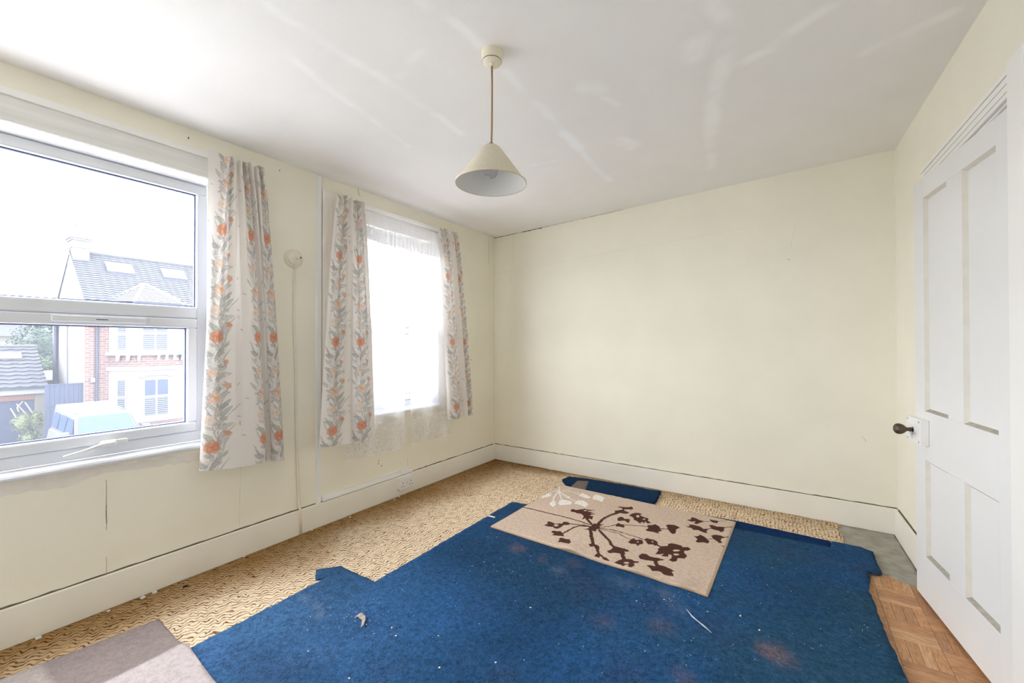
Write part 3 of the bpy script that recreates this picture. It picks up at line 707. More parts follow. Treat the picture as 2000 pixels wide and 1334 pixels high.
blobs = [
 ('A', [(1290, 485), (1340, 475), (1360, 490), (1450, 480), (1490, 470), (1560, 485), (1660, 492), (1560, 500), (1545, 512), (1640, 520), (1570, 533), (1665, 548), (1590, 557), (1565, 572), (1620, 580), (1600, 630), (1560, 610), (1545, 640), (1500, 610), (1465, 625), (1480, 580), (1450, 545), (1380, 535), (1350, 520), (1300, 515)]),
 ('A', [(900, 712), (960, 690), (950, 660), (990, 655), (1020, 665), (1060, 690), (1130, 685), (1170, 690), (1190, 660), (1250, 665), (1300, 690), (1240, 710), (1190, 705), (1150, 740), (1110, 765), (1050, 755), (1040, 730), (1000, 735), (960, 725)]),
 ('A', [(1020, 790), (1060, 790), (1090, 800), (1150, 795), (1190, 830), (1195, 875), (1130, 865), (1080, 860), (1015, 850), (1050, 835), (1015, 815)]),
 ('A', [(1120, 905), (1160, 890), (1220, 910), (1290, 915), (1280, 945), (1300, 955), (1275, 1000), (1210, 980), (1160, 965), (1110, 960), (1130, 930)]),
 ('A', [(1550, 990), (1590, 975), (1630, 985), (1700, 1005), (1715, 1040), (1700, 1085), (1660, 1070), (1630, 1020), (1580, 1030)]),
 ('A', [(1640, 1160), (1680, 1110), (1720, 1150), (1710, 1190), (1660, 1175)]), ('A', [(1750, 1170), (1800, 1180), (1865, 1225), (1830, 1240), (1760, 1205)]),
 ('A', [(1550, 740), (1590, 715), (1650, 680), (1670, 705), (1780, 690), (1710, 730), (1720, 760), (1680, 765), (1650, 800), (1610, 790), (1480, 765), (1550, 755)]),
 ('B', [(470, 250), (540, 240), (575, 235), (560, 215), (500, 205), (545, 195), (620, 205), (690, 195), (715, 215), (700, 235), (600, 232), (600, 250), (665, 275), (620, 290), (540, 280), (480, 300)]),
 ('B', [(500, 350), (545, 325), (580, 335), (600, 355), (670, 360), (660, 400), (640, 410), (600, 380), (545, 380), (515, 385)]),
 ('B', [(660, 305), (700, 285), (760, 275), (825, 290), (805, 310), (860, 335), (910, 350), (905, 380), (945, 410), (900, 415), (870, 390), (860, 415), (820, 395), (800, 420), (760, 385), (720, 370), (715, 340), (670, 320)]),
 ('B', [(480, 440), (520, 408), (545, 420), (590, 435), (600, 470), (560, 465), (530, 455), (490, 460)]),
 ('B', [(868, 495), (910, 480), (895, 435), (950, 440), (1000, 425), (1045, 450), (1060, 480), (1085, 510), (1040, 525), (1050, 550), (1000, 535), (940, 520), (890, 515)]),
 ('B', [(645, 660), (690, 625), (720, 608), (745, 630), (800, 625), (840, 640), (840, 680), (800, 690), (770, 710), (740, 680), (690, 685)]),
 ('B', [(855, 625), (890, 603), (940, 620), (990, 630), (1030, 660), (1030, 700), (990, 705), (960, 690), (910, 690), (885, 665)]),
 ('B', [(440, 690), (500, 720), (600, 745), (670, 775), (640, 785), (595, 780), (605, 810), (590, 860), (560, 845), (540, 810), (470, 800), (400, 805), (365, 775), (420, 760), (440, 735)]),
 ('B', [(465, 935), (520, 900), (590, 880), (650, 880), (700, 890), (720, 910), (790, 915), (790, 935), (720, 945), (730, 980), (680, 1010), (640, 990), (650, 965), (600, 970), (580, 985), (520, 955)]),
 ('B', [(775, 840), (820, 808), (880, 815), (940, 850), (1040, 865), (1125, 890), (1060, 905), (1010, 910), (940, 905), (870, 895), (800, 880)]),
 ('B', [(885, 975), (930, 965), (1000, 980), (1020, 950), (1130, 975), (1245, 1035), (1215, 1050), (1250, 1110), (1180, 1100), (1110, 1090), (1080, 1060), (1030, 1045), (960, 1050), (930, 1010)]),
 ('C', [(325, 420), (360, 408), (430, 415), (500, 445), (450, 470), (440, 520), (400, 530), (370, 500), (345, 470)]),
 ('C', [(575, 350), (630, 345), (640, 318), (690, 330), (740, 355), (800, 370), (750, 385), (710, 405), (670, 395), (690, 370), (640, 375)]), ('C', [(860, 345), (900, 355), (970, 365), (965, 395), (900, 385)]),
 ('C', [(570, 432), (620, 430), (605, 410), (650, 410), (740, 430), (790, 465), (850, 460), (830, 490), (840, 518), (780, 505), (720, 480), (660, 475), (640, 455)]),
 ('C', [(860, 418), (900, 415), (960, 435), (1050, 440), (1040, 490), (1010, 505), (970, 485), (910, 470), (880, 455)]),
 ('C', [(670, 555), (720, 550), (745, 535), (800, 560), (830, 590), (860, 615), (840, 645), (780, 630), (720, 635), (690, 620), (710, 590)]),
 ('C', [(885, 545), (930, 533), (1000, 545), (1050, 570), (1000, 590), (1020, 640), (980, 635), (930, 600), (900, 580)]), ('C', [(995, 662), (1040, 675), (1035, 690)]),
 ('C', [(190, 775), (230, 735), (215, 715), (270, 680), (345, 675), (350, 650), (400, 645), (450, 655), (520, 670), (525, 690), (590, 685), (635, 715), (600, 735), (545, 735), (560, 770), (585, 800), (550, 835), (500, 825), (470, 830), (450, 860), (400, 872), (360, 850), (390, 820), (400, 790), (355, 775), (350, 810), (300, 805), (270, 790), (300, 770), (240, 780)])]
holes = [('A', 1510, 497, 24, 8), ('A', 1085, 712, 33, 17), ('B', 770, 322, 22, 17), ('B', 850, 360, 18, 8), ('B', 775, 660, 13, 9), ('B', 960, 655, 13, 8), ('B', 625, 940, 33, 13), ('C', 450, 733, 42, 11), ('C', 450, 780, 30, 13)]
wst = [('A', [(1130, 130), (1125, 225), (1060, 290), (1030, 400)], .006), ('A', [(1125, 225), (1160, 330), (1190, 380)], .006), ('A', [(1125, 225), (1200, 280), (1330, 350), (1420, 390)], .0045), ('A', [(1125, 225), (1030, 215), (960, 255)], .004),
       ('A', [(1125, 225), (1050, 170)], .004), ('A', [(1125, 225), (1260, 215), (1420, 260)], .004), ('A', [(1125, 225), (1250, 290)], .004), ('A', [(1125, 215), (1300, 180)], .003)]
wbl = [('A', [(860, 290), (920, 250), (1020, 255), (1000, 290), (880, 320)]), ('A', [(980, 410), (1010, 370), (1070, 365), (1080, 420), (1040, 445)]), ('A', [(1110, 400), (1130, 345), (1220, 345), (1310, 370), (1310, 405), (1210, 415), (1150, 425)]),
       ('A', [(1200, 300), (1290, 295), (1270, 325)]), ('A', [(1340, 390), (1400, 345), (1500, 360), (1550, 410), (1500, 450), (1460, 425), (1400, 410)]), ('A', [(1410, 280), (1450, 245), (1530, 270), (1590, 310), (1540, 325), (1460, 300)]),
       ('A', [(1610, 310), (1650, 265), (1720, 280), (1780, 310), (1750, 375), (1690, 350), (1620, 335)])]
rug_c = fp([(959, 1027), (1096, 946), (1436, 1018), (1381, 1162)], RZ)
def rounded(l, n=6):
    P = np.array(l); k = len(P); out = []
    for i in range(k):
        a, b, c, d = P[i-1], P[i], P[(i+1) % k], P[(i+2) % k]
        for t in np.linspace(0, 1, n, endpoint=False): out.append(tuple(.5*(2*b+(c-a)*t+(2*a-5*b+4*c-d)*t*t+(3*b-a-3*c+d)*t**3)))
    return out
def rug():
    P0, P1, P2, P3 = (np.array(p) for p in rug_c)      # near-left, far-left, far-right, near-right
    nu, nv = 460, 350
    U, V = np.meshgrid(np.linspace(0, 1, nu), np.linspace(0, 1, nv), indexing='ij')
    pt = lambda u, v: ((1-u)*(1-v))[..., None]*P0+((1-u)*v)[..., None]*P1+(u*v)[..., None]*P2+(u*(1-v))[..., None]*P3
    G = pt(U, V); X, Y = G[..., 0], G[..., 1]
    jx = X+.010*(fbm(X*60, Y*60, 3)-.5); jy = Y+.010*(fbm(X*60+9, Y*60, 7)-.5)
    base = np.array(lin(205, 184, 166)); brown = np.array(lin(84, 54, 46)); white = np.array(lin(236, 230, 224))
    c = np.ones(X.shape+(3,))*base*(1+.14*(fbm(X*3, Y*3, 5)-.5))[..., None]
    br = np.zeros(X.shape, bool)
    for k, l, w in strokes: br |= segdist(jx, jy, rp(k, l)) < w
    for k, b_ in blobs: br |= inpoly(jx, jy, rp(k, b_))
    for k, hx, hy, a, b_ in holes: br &= ~inpoly(jx, jy, rp(k, [(hx+a*math.cos(t), hy+b_*math.sin(t)) for t in np.linspace(0, 6.28, 12)[:-1]]))
    wh = np.zeros(X.shape, bool)
    for k, l, w in wst: wh |= segdist(jx, jy, rp(k, l)) < w
    for k, b_ in wbl: wh |= inpoly(jx, jy, rp(k, b_))
    c[wh] = white; c[br] = brown
    edge = np.minimum(np.minimum(U, 1-U)*1.43, np.minimum(V, 1-V)*1.08)
    z = RZ-.007*np.clip(1-edge/.012, 0, 1)**2 + .0015*(fbm(X*8, Y*8, 15)-.5)
    lift = np.exp(-(V/.10)**2)*(.016*np.exp(-((U-.45)/.05)**2)+.009*np.exp(-((U-.75)/.06)**2)+.010*np.exp(-((U-.93)/.035)**2)+.003)
    z = z+lift
    drop = (edge <= 1e-9)
    Pg = np.stack([X, Y, z], -1)
    r = grid_mesh('beige_rug', Pg, pile_mat('rug_pile', 150, .7, .005, 0, .13), colors=c)
    # binding all round, and the thickness of the rug under it
    ring = [(i, 0) for i in range(0, nu, 6)]+[(nu-1, j) for j in range(0, nv, 6)]+[(i, nv-1) for i in range(nu-1, -1, -6)]+[(0, j) for j in range(nv-1, -1, -6)]
    pts = [Pg[i, j]+np.array((0, 0, -.002)) for i, j in ring]; pts.append(pts[0])
    MB().tube(pts, .0055, 7, False).build('binding', mat('rug_binding', lin(186, 160, 134), .9, .08, 60), r, True)
    m = MB(); n = len(ring)
    lo = [(p[0], p[1], .0125) for p in pts[:-1]]; hi = [tuple(p) for p in pts[:-1]]
    m.add(lo+hi, [(i, (i+1) % n, n+(i+1) % n, n+i) for i in range(n)])
    m.build('edge', mat('rug_backing', lin(170, 148, 126), .95), r)
    return r
tag(rug(), 'beige rug with dark brown flower heads and one pale flower', 'rug')

# --- patchwork rug at the near end
def patch_col(x, y):
    n = (1+.12*(fbm(x*20, y*4, 5)-.5))[:, None]
    dark = np.array(lin(136, 124, 121)); lil = np.array(lin(182, 171, 170)); mid = np.array(lin(160, 150, 146))
    c = np.tile(dark, (len(x), 1)); c[y < -3.465] = mid; c[(x > .645)] = lil; c[(x > .99) & (y < -3.4)] = dark
    return c*n
pr = [(.345, -3.118), (.50, -3.122), (.60, -3.128), (.665, -3.118), (.69, -3.116), (.80, -3.125), (.96, -3.136), (1.35, -3.155), (1.33, -4.3), (.22, -4.3), (.285, -3.58)]
p2 = slab('patchwork_rug', rough(pr, .05, .0015, 4), .0006, .013, .022, pile_mat('short_rug_pile', 180, .6, .004, 0, .12),
          lambda x, y: .013/(1+np.exp(-(x-.66)/.018))+.006*np.clip(1-np.hypot(x-.6, y+3.12)/.08, 0, 1), patch_col)
tag(p2, 'grey and lilac patchwork rug overlapping the carpet edge', 'rug')

# --- crumbs, flakes and clips
m = MB(); rr = random.Random(3)
def crumb(m, x, y, z, s, seed):
    r_ = random.Random(seed); a = r_.uniform(0, 6.28); e = s*r_.uniform(.35, 1); h = s*r_.uniform(.25, .5)
    ca, sa = math.cos(a), math.sin(a); q = [(-s, -e), (s, -e*.7), (s*.8, e), (-s*.7, e*.8)]
    lo = [(x+ca*u-sa*v, y+sa*u+ca*v, z) for u, v in q]; hi = [(x+.8*(ca*u-sa*v), y+.8*(sa*u+ca*v), z+h) for u, v in q]
    m.hexa(lo+hi)
clus = [((1310, 1165), 60, 22, 60), ((690, 1210), 110, 45, 70), ((1000, 1080), 120, 60, 35), ((1550, 1120), 150, 60, 40), ((900, 1150), 250, 90, 60), ((1400, 1250), 300, 70, 60), ((960, 1110), 60, 20, 30), ((1650, 1230), 60, 70, 20)]
bpoly = poly_blue = left_top+under+br_+rgt+[(3.22, -2.4), (3.25, -3.2), (3.2, -4.8)]
cnt = 0
for (cx_, cy_), sx, sy, n in clus:
    for _ in range(n):
        px_, py_ = rr.gauss(cx_, sx*.6), rr.gauss(cy_, sy*.6)
        if py_ > 1330: continue
        q = onz(px_, py_, .013)
        if not inpoly(np.array([q[0]]), np.array([q[1]]), bpoly)[0]: continue
        if inpoly(np.array([q[0]]), np.array([q[1]]), rug_c)[0] or (q[0] < 1.36 and q[1] < -3.1): continue
        crumb(m, q[0], q[1], .0125, rr.choice((.0009, .0011, .0014, .002)), cnt); cnt += 1
o = m.build('carpet_crumbs', mat('pale_crumbs', (0.78, 0.74, 0.66), .8, .2, 300)); tag(o, 'pale crumbs and flakes scattered over the blue carpet', 'crumbs', kind='stuff')
M['flake'] = mat('plaster_flake', (0.82, 0.79, 0.70), .8)
for i, (x, y, s) in enumerate(((1036, 1187, .007), (1446, 1203, .0085), (1382, 1195, .006), (968, 1294, .006), (1243, 1174, .006), (858, 1304, .006), (682, 1325, .006), (1297, 1171, .006), (856, 1242, .005), (1483, 1231, .006), (765, 1226, .006), (773, 1242, .006), (602, 1272, .006), (716, 1220, .005))):
    mm = MB(); q = onz(x, y, .014); crumb(mm, 0, 0, 0, s*.7, i+50); f_ = mm.build('plaster_flake', M['flake']); f_.location = (q[0], q[1], .0145)
    tag(f_, 'small cream plaster flake lying on the blue carpet', 'flake', 'plaster flakes on the blue carpet')
# torn scrap and white lint
q = onz(705, 1208, .015)
gx, gy = np.meshgrid(np.linspace(0, 1, 14), np.linspace(0, 1, 6), indexing='ij')
ang = gx*1.5-.6; PX = q[0]-.03+.085*gx; PY = q[1]+.012*np.sin(gx*3)-.03*gx**2*1.2+.026*(gy-.5)*(1-.35*gx)
PZ = .016+.007*np.sin(gx*9)**2+.004*gy
tag(grid_mesh('torn_scrap', np.stack([PX, PY, PZ], -1), mat('beige_paper', lin(176, 160, 150), .8)), 'torn curled beige scrap lying on the blue carpet', 'scrap')
lint = MB(); pts = [tuple(onz(x, y, .0155)) for x, y in ((1341, 1190), (1352, 1204), (1364, 1214), (1374, 1222), (1390, 1236))]
lint.tube(pts, [.001, .003, .002, .0035, .0008], 6); tag(lint.build('lint_thread', mat('white_lint', (0.55, .62, .72), .9), None, True), 'thin white streak of lint on the blue carpet beside the rug corner', 'thread')
sc_ = MB(); q = onz(960, 1009, .014); sc_.box((q[0]-.03, q[1]-.008, .013), (q[0]+.03, q[1]+.008, .0165)); 
tag(sc_.build('white_chip', M['flake'], bevel=.002), 'white splinter at the blue carpet edge near the rug', 'chip')
for i, (x, y) in enumerate(((75, 1246), (279, 1167), (302, 1157), (212, 1193), (475, 1086), (604, 1033), (684, 1010), (770, 976), (780, 970))):
    q = onz(x, y, .004); mm = MB(); s = .007 if i < 3 else .0045
    mm.box((-s, -s*1.2, 0), (s, -s*.5, s)).box((-s, s*.5, 0), (s, s*1.2, s)).box((-s, -s*.5, 0), (-s*.4, s*.5, s)).box((s*.4, -s*.5, 0), (s, s*.5, s))
    c_ = mm.build('cable_clip', M['plastic']); c_.location = (max(q[0], .036), q[1], .0015); c_.rotation_euler = (0, 0, rr.uniform(-.5, .5))
    tag(c_, 'small white plastic cable clip on the carpet along the skirting', 'clip', 'clips along the skirting')
dk = MB(); q = onz(362, 1145, .003); crumb(dk, 0, 0, 0, .014, 3); crumb(dk, .02, .012, 0, .007, 4); d_ = dk.build('dirt_clump', M['dark']); d_.location = (q[0], q[1], .001)
tag(d_, 'dark clump of dirt on the patterned carpet', 'dirt')
#@@FITTINGS
# ================================================================== wall fittings
tv = empty('cable_trunking', (0, -2.125, .16)); tag(tv, 'white vertical cable trunking running from ceiling to skirting', 'trunking')
bx('cover', M['plastic'], (0, -.017, .0), (.012, .017, 2.335), tv, .0015); bx('base_lip', M['plastic'], (0, -.020, .0), (.004, .020, 2.335), tv, .0005)
th = empty('cable_trunking', (0, -2.09, .17)); tag(th, 'white horizontal cable trunking lying on the skirting top towards the socket', 'trunking')
MB().hexa([(.024, -.01, 0), (.024, .78, 0), (0.0, .78, 0), (0.0, -.01, 0), (.014, -.01, .034), (.014, .78, .030), (0.0, .78, .030), (0.0, -.01, .034)]).build('cover', M['plastic'], th, bevel=.002)
bx('end_cap', M['plastic'], (0, .70, .0), (.022, .84, .034), th, .002)
# double socket on the skirting
s0, s1 = onx(777, 945, .055), onx(809, 928, .055)
so = empty('wall_socket', (.0245, (s0[1]+s1[1])/2, .108)); tag(so, 'white double wall socket fixed to the skirting', 'socket')
bx('back_box', M['plastic'], (0, -.078, -.044), (.034, .078, .044), so, .003)
fpl = bx('face_plate', M['plastic'], (.034, -.079, -.045), (.041, .079, .045), so, .003)
for s in (-1, 1):
    bx('switch', M['plastic'], (.041, s*.018-.010, .012), (.045, s*.018+.010, .030), so, .002)
    for dy, dz, w, h in ((0, .016, .003, .006), (-.012, -.012, .005, .0025), (.012, -.012, .005, .0025)):
        bx('pin_hole', M['dark'], (.0405, s*.045+dy-w, -.008+dz-h), (.0413, s*.045+dy+w, -.008+dz+h), so)
bx('neon_window', mat('grey_window', (.5, .5, .5), .4), (.041, -.008, -.002), (.042, .008, .004), so)
# round pattress with a capped pull switch and its cable down the wall
rs = empty('round_wall_switch', (0, -2.305, 1.871)); tag(rs, 'round cream wall switch on a wooden pattress with a cable below it', 'switch')
MB().lathe([(.062, 0), (.062, .012), (.057, .018), (.0005, .018)], (0, 0, 0), 36, 'x').build('pattress', M['oldplastic'], rs, True)
MB().lathe([(.047, .018), (.047, .026), (.040, .033), (.024, .036), (.022, .044), (.0005, .045)], (0, 0, 0), 36, 'x').build('switch_cover', M['oldplastic'], rs, True)
MB().tube([(.044, 0, 0), (.052, .004, .0), (.070, .012, .0)], [.012, .012, .0105], 14).build('toggle', M['oldplastic'], rs, True)
MB().tube([(.0701, .012, 0), (.0708, .0122, 0)], .006, 10).build('toggle_hole', M['dark'], rs)
pts = [(.006, -2.300, 1.815), (.006, -2.302, 1.4), (.007, -2.290, 1.1), (.007, -2.285, .7), (.008, -2.277, .45), (.012, -2.270, .22), (.030, -2.268, .15), (.031, -2.266, .003)]
cb = MB().tube(pts, .008, 10).build('conduit', M['oldplastic'], rs, True); cb.matrix_parent_inverse = Matrix.Translation((0, 2.305, -1.871))

# ================================================================== pendant lamp
LX, LY = 1.719, -2.367; LZ = 2.5+SL*LX
lp = empty('pendant_lamp', (LX, LY, LZ)); tag(lp, 'pendant lamp with a cream fabric cone shade hanging from the ceiling', 'lamp')
shade_m, t, N, L, b = nm('cream_shade_fabric')
out = N['Material Output']; N.remove(b)
d = N.new('ShaderNodeBsdfDiffuse'); tl = N.new('ShaderNodeBsdfTranslucent'); mx = N.new('ShaderNodeMixShader'); mx.inputs[0].default_value = .12
tc = N.new('ShaderNodeTexCoord'); nz = N.new('ShaderNodeTexNoise'); nz.inputs['Scale'].default_value = 90; nz.inputs['Detail'].default_value = 5
L.new(tc.outputs['Object'], nz.inputs['Vector']); rp_ = N.new('ShaderNodeValToRGB')
rp_.color_ramp.elements[0].position = .3; rp_.color_ramp.elements[0].color = (.735, .68, .555, 1); rp_.color_ramp.elements[1].position = .7; rp_.color_ramp.elements[1].color = (.79, .735, .61, 1)
L.new(nz.outputs['Fac'], rp_.inputs['Fac']); L.new(rp_.outputs['Color'], d.inputs['Color']); L.new(rp_.outputs['Color'], tl.inputs['Color'])
L.new(d.outputs[0], mx.inputs[1]); L.new(tl.outputs[0], mx.inputs[2]); L.new(mx.outputs[0], out.inputs['Surface'])
MB().lathe([(.046, .004), (.046, -.012), (.0425, -.040), (.040, -.046), (.012, -.047), (.0005, -.047)], seg=40).build('ceiling_rose', M['oldplastic'], lp, True)
MB().lathe([(.0425, -.0385), (.0432, -.040), (.0425, -.0415)], seg=40).build('rose_groove', M['dark'], lp)
MB().lathe([(.011, -.046), (.010, -.058), (.006, -.060), (.0005, -.060)], seg=20).build('cord_grip', M['oldplastic'], lp, True)
MB().tube([(0, 0, -.055), (.001, .001, -.14), (.002, 0, -.25), (.001, .001, -.33), (0, 0, -.405)], .0042, 8).build('cord', mat('brown_flex', lin(168, 138, 112), .7, .1, 200), lp, True)
MB().lathe([(.0005, -.395), (.010, -.397), (.012, -.404), (.012, -.412)], seg=20).build('cord_cap', M['bronze'], lp, True)
zt, zb = -.406, -.572
prof = [(.014, zt), (.028, zt-.003), (.038, zt-.010), (.048, zt-.022), (.154, zb)]
inn = [(r-.0022, z-.0015) for r, z in prof][::-1]
sh = MB().lathe(prof, seg=64).build('lamp_shade', shade_m, lp, True)
MB().lathe([(.1525, zb-.0015)]+inn, seg=64).build('shade_lining', mat('white_shade_lining', (.80, .79, .76), .8), sh, True)
MB().lathe([(.1555, zb+.004), (.1562, zb), (.1550, zb-.0035), (.1525, zb-.002)], seg=64).build('rim_tape', mat('shade_tape', (.70, .60, .46), .8), sh, True)
MB().lathe([(.0005, -.410), (.018, -.412), (.018, -.445), (.022, -.447), (.022, -.470), (.0005, -.471)], seg=24).build('lamp_holder', M['plastic'], lp, True)
bulb_m, t, N, L, b = nm('clear_bulb_glass')
b.inputs['Base Color'].default_value = (1, 1, 1, 1); b.inputs['Roughness'].default_value = .02; b.inputs['Transmission Weight'].default_value = 1; b.inputs['IOR'].default_value = 1.3
bpz = [(.012, -.471), (.0135, -.480), (.020, -.492), (.028, -.507), (.030, -.518), (.027, -.532), (.017, -.544), (.0005, -.548)]
MB().lathe(bpz, seg=28).build('light_bulb', bulb_m, lp, True)
lp.rotation_euler = (0.0, math.radians(.6), 0)

# ================================================================== curtains
def catmull(pts, n):
    P = np.array(pts, float); P = np.vstack([2*P[0]-P[1], P, 2*P[-1]-P[-2]]); out = []
    for i in range(1, len(P)-2):
        t = np.linspace(0, 1, 40, endpoint=False)[:, None]
        out.append(.5*(2*P[i]+(P[i+1]-P[i-1])*t+(2*P[i-1]-5*P[i]+4*P[i+1]-P[i+2])*t**2+(3*P[i]-P[i-1]-3*P[i+1]+P[i+2])*t**3))
    out = np.vstack(out+[P[-2:-1]]); return out
def resample(c, n):
    s = np.r_[0, np.cumsum(np.linalg.norm(np.diff(c, axis=0), axis=1))]; s /= s[-1]
    u = np.linspace(0, 1, n); return np.stack([np.interp(u, s, c[:, k]) for k in range(c.shape[1])], -1)

# printed stripe of trailing flowers, painted once on a small tile
TW, TH, TR = .30, .62, .0012
def floral_tile(seed=4):
    r = random.Random(seed); w, h = int(TW/TR), int(TH/TR)
    gx, gy = np.meshgrid((np.arange(w)+.5)*TR, (np.arange(h)+.5)*TR, indexing='ij')
    img = np.ones((w, h, 3))*np.array(lin(238, 233, 229))
    cloud = np.clip(fbm(gx*14, gy*14, 5)*2.4-.9, 0, 1)*np.clip(1-np.abs(gx-.14)/.10, 0, 1)
    img = img*(1-.10*cloud[..., None])
    def blend(mask, col, a=1.0):
        k = (mask*a)[..., None]; img[:] = img*(1-k)+np.array(col)*k
    def wrapy(y0): return (gy-y0+TH/2) % TH-TH/2
    def leaf(x, y, L_, W_, ang, col, a=.9, vein=True):
        dx, dy = gx-x, wrapy(y); u = (dx*math.cos(ang)+dy*math.sin(ang))/L_; v = -dx*math.sin(ang)+dy*math.cos(ang)
        v = v-.18*L_*u*(1-u)
        ww = W_*np.sin(np.pi*np.clip(u, 0, 1))**.8
        ins = (u > 0) & (u < 1)
        blend((ins & (np.abs(v) < ww)).astype(float), col, a)
        blend((ins & (np.abs(np.abs(v)-ww) < .0011)).astype(float), tuple(c*.62 for c in col), .5)
        if vein: blend((ins & (np.abs(v) < .0007)).astype(float), lin(236, 232, 228), .5)
    def disk(x, y, rx, ry, ang, col, a=1):
        dx, dy = gx-x, wrapy(y); u = dx*math.cos(ang)+dy*math.sin(ang); v = -dx*math.sin(ang)+dy*math.cos(ang)
        blend(((u/rx)**2+(v/ry)**2 < 1).astype(float), col, a)
    def flower(x, y, R, c0, c1, cc, n=6):
        a0 = r.uniform(0, 6)
        for ring, k in ((1.0, n), (.62, n-1)):
            for i in range(k):
                an = a0+ring*2+2*math.pi*i/k; px_, py_ = x+R*.58*ring*math.cos(an), y+R*.48*ring*math.sin(an)
                disk(px_, py_, R*.54*ring+.001, R*.42*ring+.001, an, tuple(q*.80 for q in c0), .6)
                disk(px_, py_, R*.48*ring, R*.36*ring, an, c0 if (i+k) % 2 else c1, .78)
        disk(x, y, R*.26, R*.22, 0, cc)
        for i in range(5): disk(x+R*.16*math.cos(i*1.3), y+R*.14*math.sin(i*1.3), .0015, .0015, 0, tuple(q*.5 for q in cc), .8)
    greys = [lin(186, 184, 182), lin(198, 196, 194), lin(172, 172, 172), lin(208, 204, 202), lin(190, 194, 186)]
    stem = lambda y: .14+.020*math.sin(2*math.pi*y/TH)+.010*math.sin(6*math.pi*y/TH)
    for k in range(26):                                                  # grassy blades
        y = r.uniform(0, TH); leaf(stem(y)+r.uniform(-.03, .03), y, r.uniform(.09, .15), .0028, math.pi/2+r.uniform(-.9, .9), lin(198, 196, 194), .8, False)
    for k in range(44):
        y = TH*k/44+r.uniform(-.01, .01); s = 1 if k % 2 else -1; an = math.pi/2-s*r.uniform(.3, 1.35)
        leaf(stem(y)+s*r.uniform(0, .022), y, r.uniform(.045, .095), r.uniform(.007, .0125), an, r.choice(greys), .75)
    sx = np.vectorize(stem)(gy); blend((np.abs(gx-sx) < .002).astype(float), lin(160, 158, 154), .8); blend((np.abs(gx-sx-.008) < .0014).astype(float), lin(186, 184, 178), .7)
    for k in range(18): y = r.uniform(0, TH); leaf(stem(y)+r.uniform(-.03, .03), y, r.uniform(.04, .06), r.uniform(.007, .010), r.uniform(0, 6.28), lin(228, 224, 222), .85)
    org, org2, pal, yel = lin(226, 172, 148), lin(232, 198, 178), lin(236, 218, 206), lin(228, 206, 170)
    flower(.125, .075, .038, lin(220, 154, 126), lin(228, 178, 154), lin(206, 150, 116), 7)
    flower(.200, .150, .018, org, lin(218, 150, 122), yel, 5); flower(.108, .225, .030, pal, lin(242, 228, 218), yel, 6)
    flower(.128, .350, .036, org2, pal, lin(222, 180, 120), 6); flower(.200, .420, .020, org, org2, yel, 5)
    flower(.110, .490, .028, pal, org2, yel, 6); flower(.185, .555, .016, lin(224, 170, 144), pal, yel, 5)
    for k in range(26): y = r.uniform(0, TH); leaf(stem(y)+r.uniform(-.05, .05), y, r.uniform(.02, .045), r.uniform(.003, .007), r.uniform(0, 6.28), r.choice(greys), .75)
    for k in range(5): y = r.uniform(0, TH); leaf(r.choice((.035, .26))+r.uniform(-.02, .02), y, .03, .003, r.uniform(-.6, 3.6), lin(196, 192, 188), .6, False)
    return img
TILE = floral_tile()
def tile_at(s, t):
    w, h = TILE.shape[:2]
    return TILE[(np.floor(s/TR).astype(int)) % w, (np.floor(t/TR).astype(int)) % h]

def curtain(name, top, bot, ztop, zb0, zb1, nu, nv, label, s0=0.0, power=.75, hem_drop=None, sag=.0, Wc=None, bow=.0):
    A = resample(catmull(top, 0), nu); B = resample(catmull(bot, 0), nu)
    wt = np.linalg.norm(np.diff(B, axis=0), axis=1).sum(); Wc = Wc or wt
    u = np.linspace(0, 1, nu)[:, None]; v = np.linspace(0, 1, nv)[None, :]
    k = (v**power); k = np.where(v < .03, 0, ((np.clip(v, .03, 1)-.03)/.97)**power)
    x = A[:, 0:1]*(1-k)+B[:, 0:1]*k; y = A[:, 1:2]*(1-k)+B[:, 1:2]*k
    zt = ztop+.008*np.sin(u*31)
    zbm = zb0+(zb1-zb0)*u
    if hem_drop is not None: zbm = zbm+np.interp(u, *hem_drop)
    z = zt*(1-v)+zbm*v
    x = x+.006*(fbm(u*6+0*v, v*7+0*u, 3)-.5)*np.clip(v*3, 0, 1) + bow*np.sin(np.pi*v)
    P = np.stack([x+0*z, y+0*z, z], -1)
    S = s0+u*Wc+0*v; T = (ztop-z)
    c = tile_at(S, 3.0-T+.003*np.sin(S*40))
    o = grid_mesh(name, P, M['curtain'], colors=c)
    return tag(o, label, 'curtain')
def pleats(x0, y0, y1, n, amp, flat=0.0):
    pts = [(x0, y0)]
    if flat: pts += [(x0+.004, y0+flat*.5), (x0, y0+flat)]
    ys = np.linspace(y0+flat, y1, 2*n+1)[1:]
    for i, y in enumerate(ys): pts.append((x0+(amp if i % 2 == 0 else -amp*.8), y))
    return pts
c1 = curtain('floral_curtain', pleats(.055, -2.825, -2.515, 7, .020, .09),
        [(.012, -2.805), (.060, -2.862), (.100, -2.842), (.130, -2.74), (.135, -2.62), (.120, -2.545), (.085, -2.515), (.045, -2.530), (.040, -2.50), (.062, -2.465), (.058, -2.445), (.040, -2.460), (.070, -2.478), (.105, -2.462), (.108, -2.430), (.075, -2.402), (.03, -2.405)],
        2.398, .595, .545, 300, 640, 'floral curtain hanging beside the bare window', s0=-.02, hem_drop=([0, .06, .12, .5, 1], [0, 0, .0, .0, 0]))
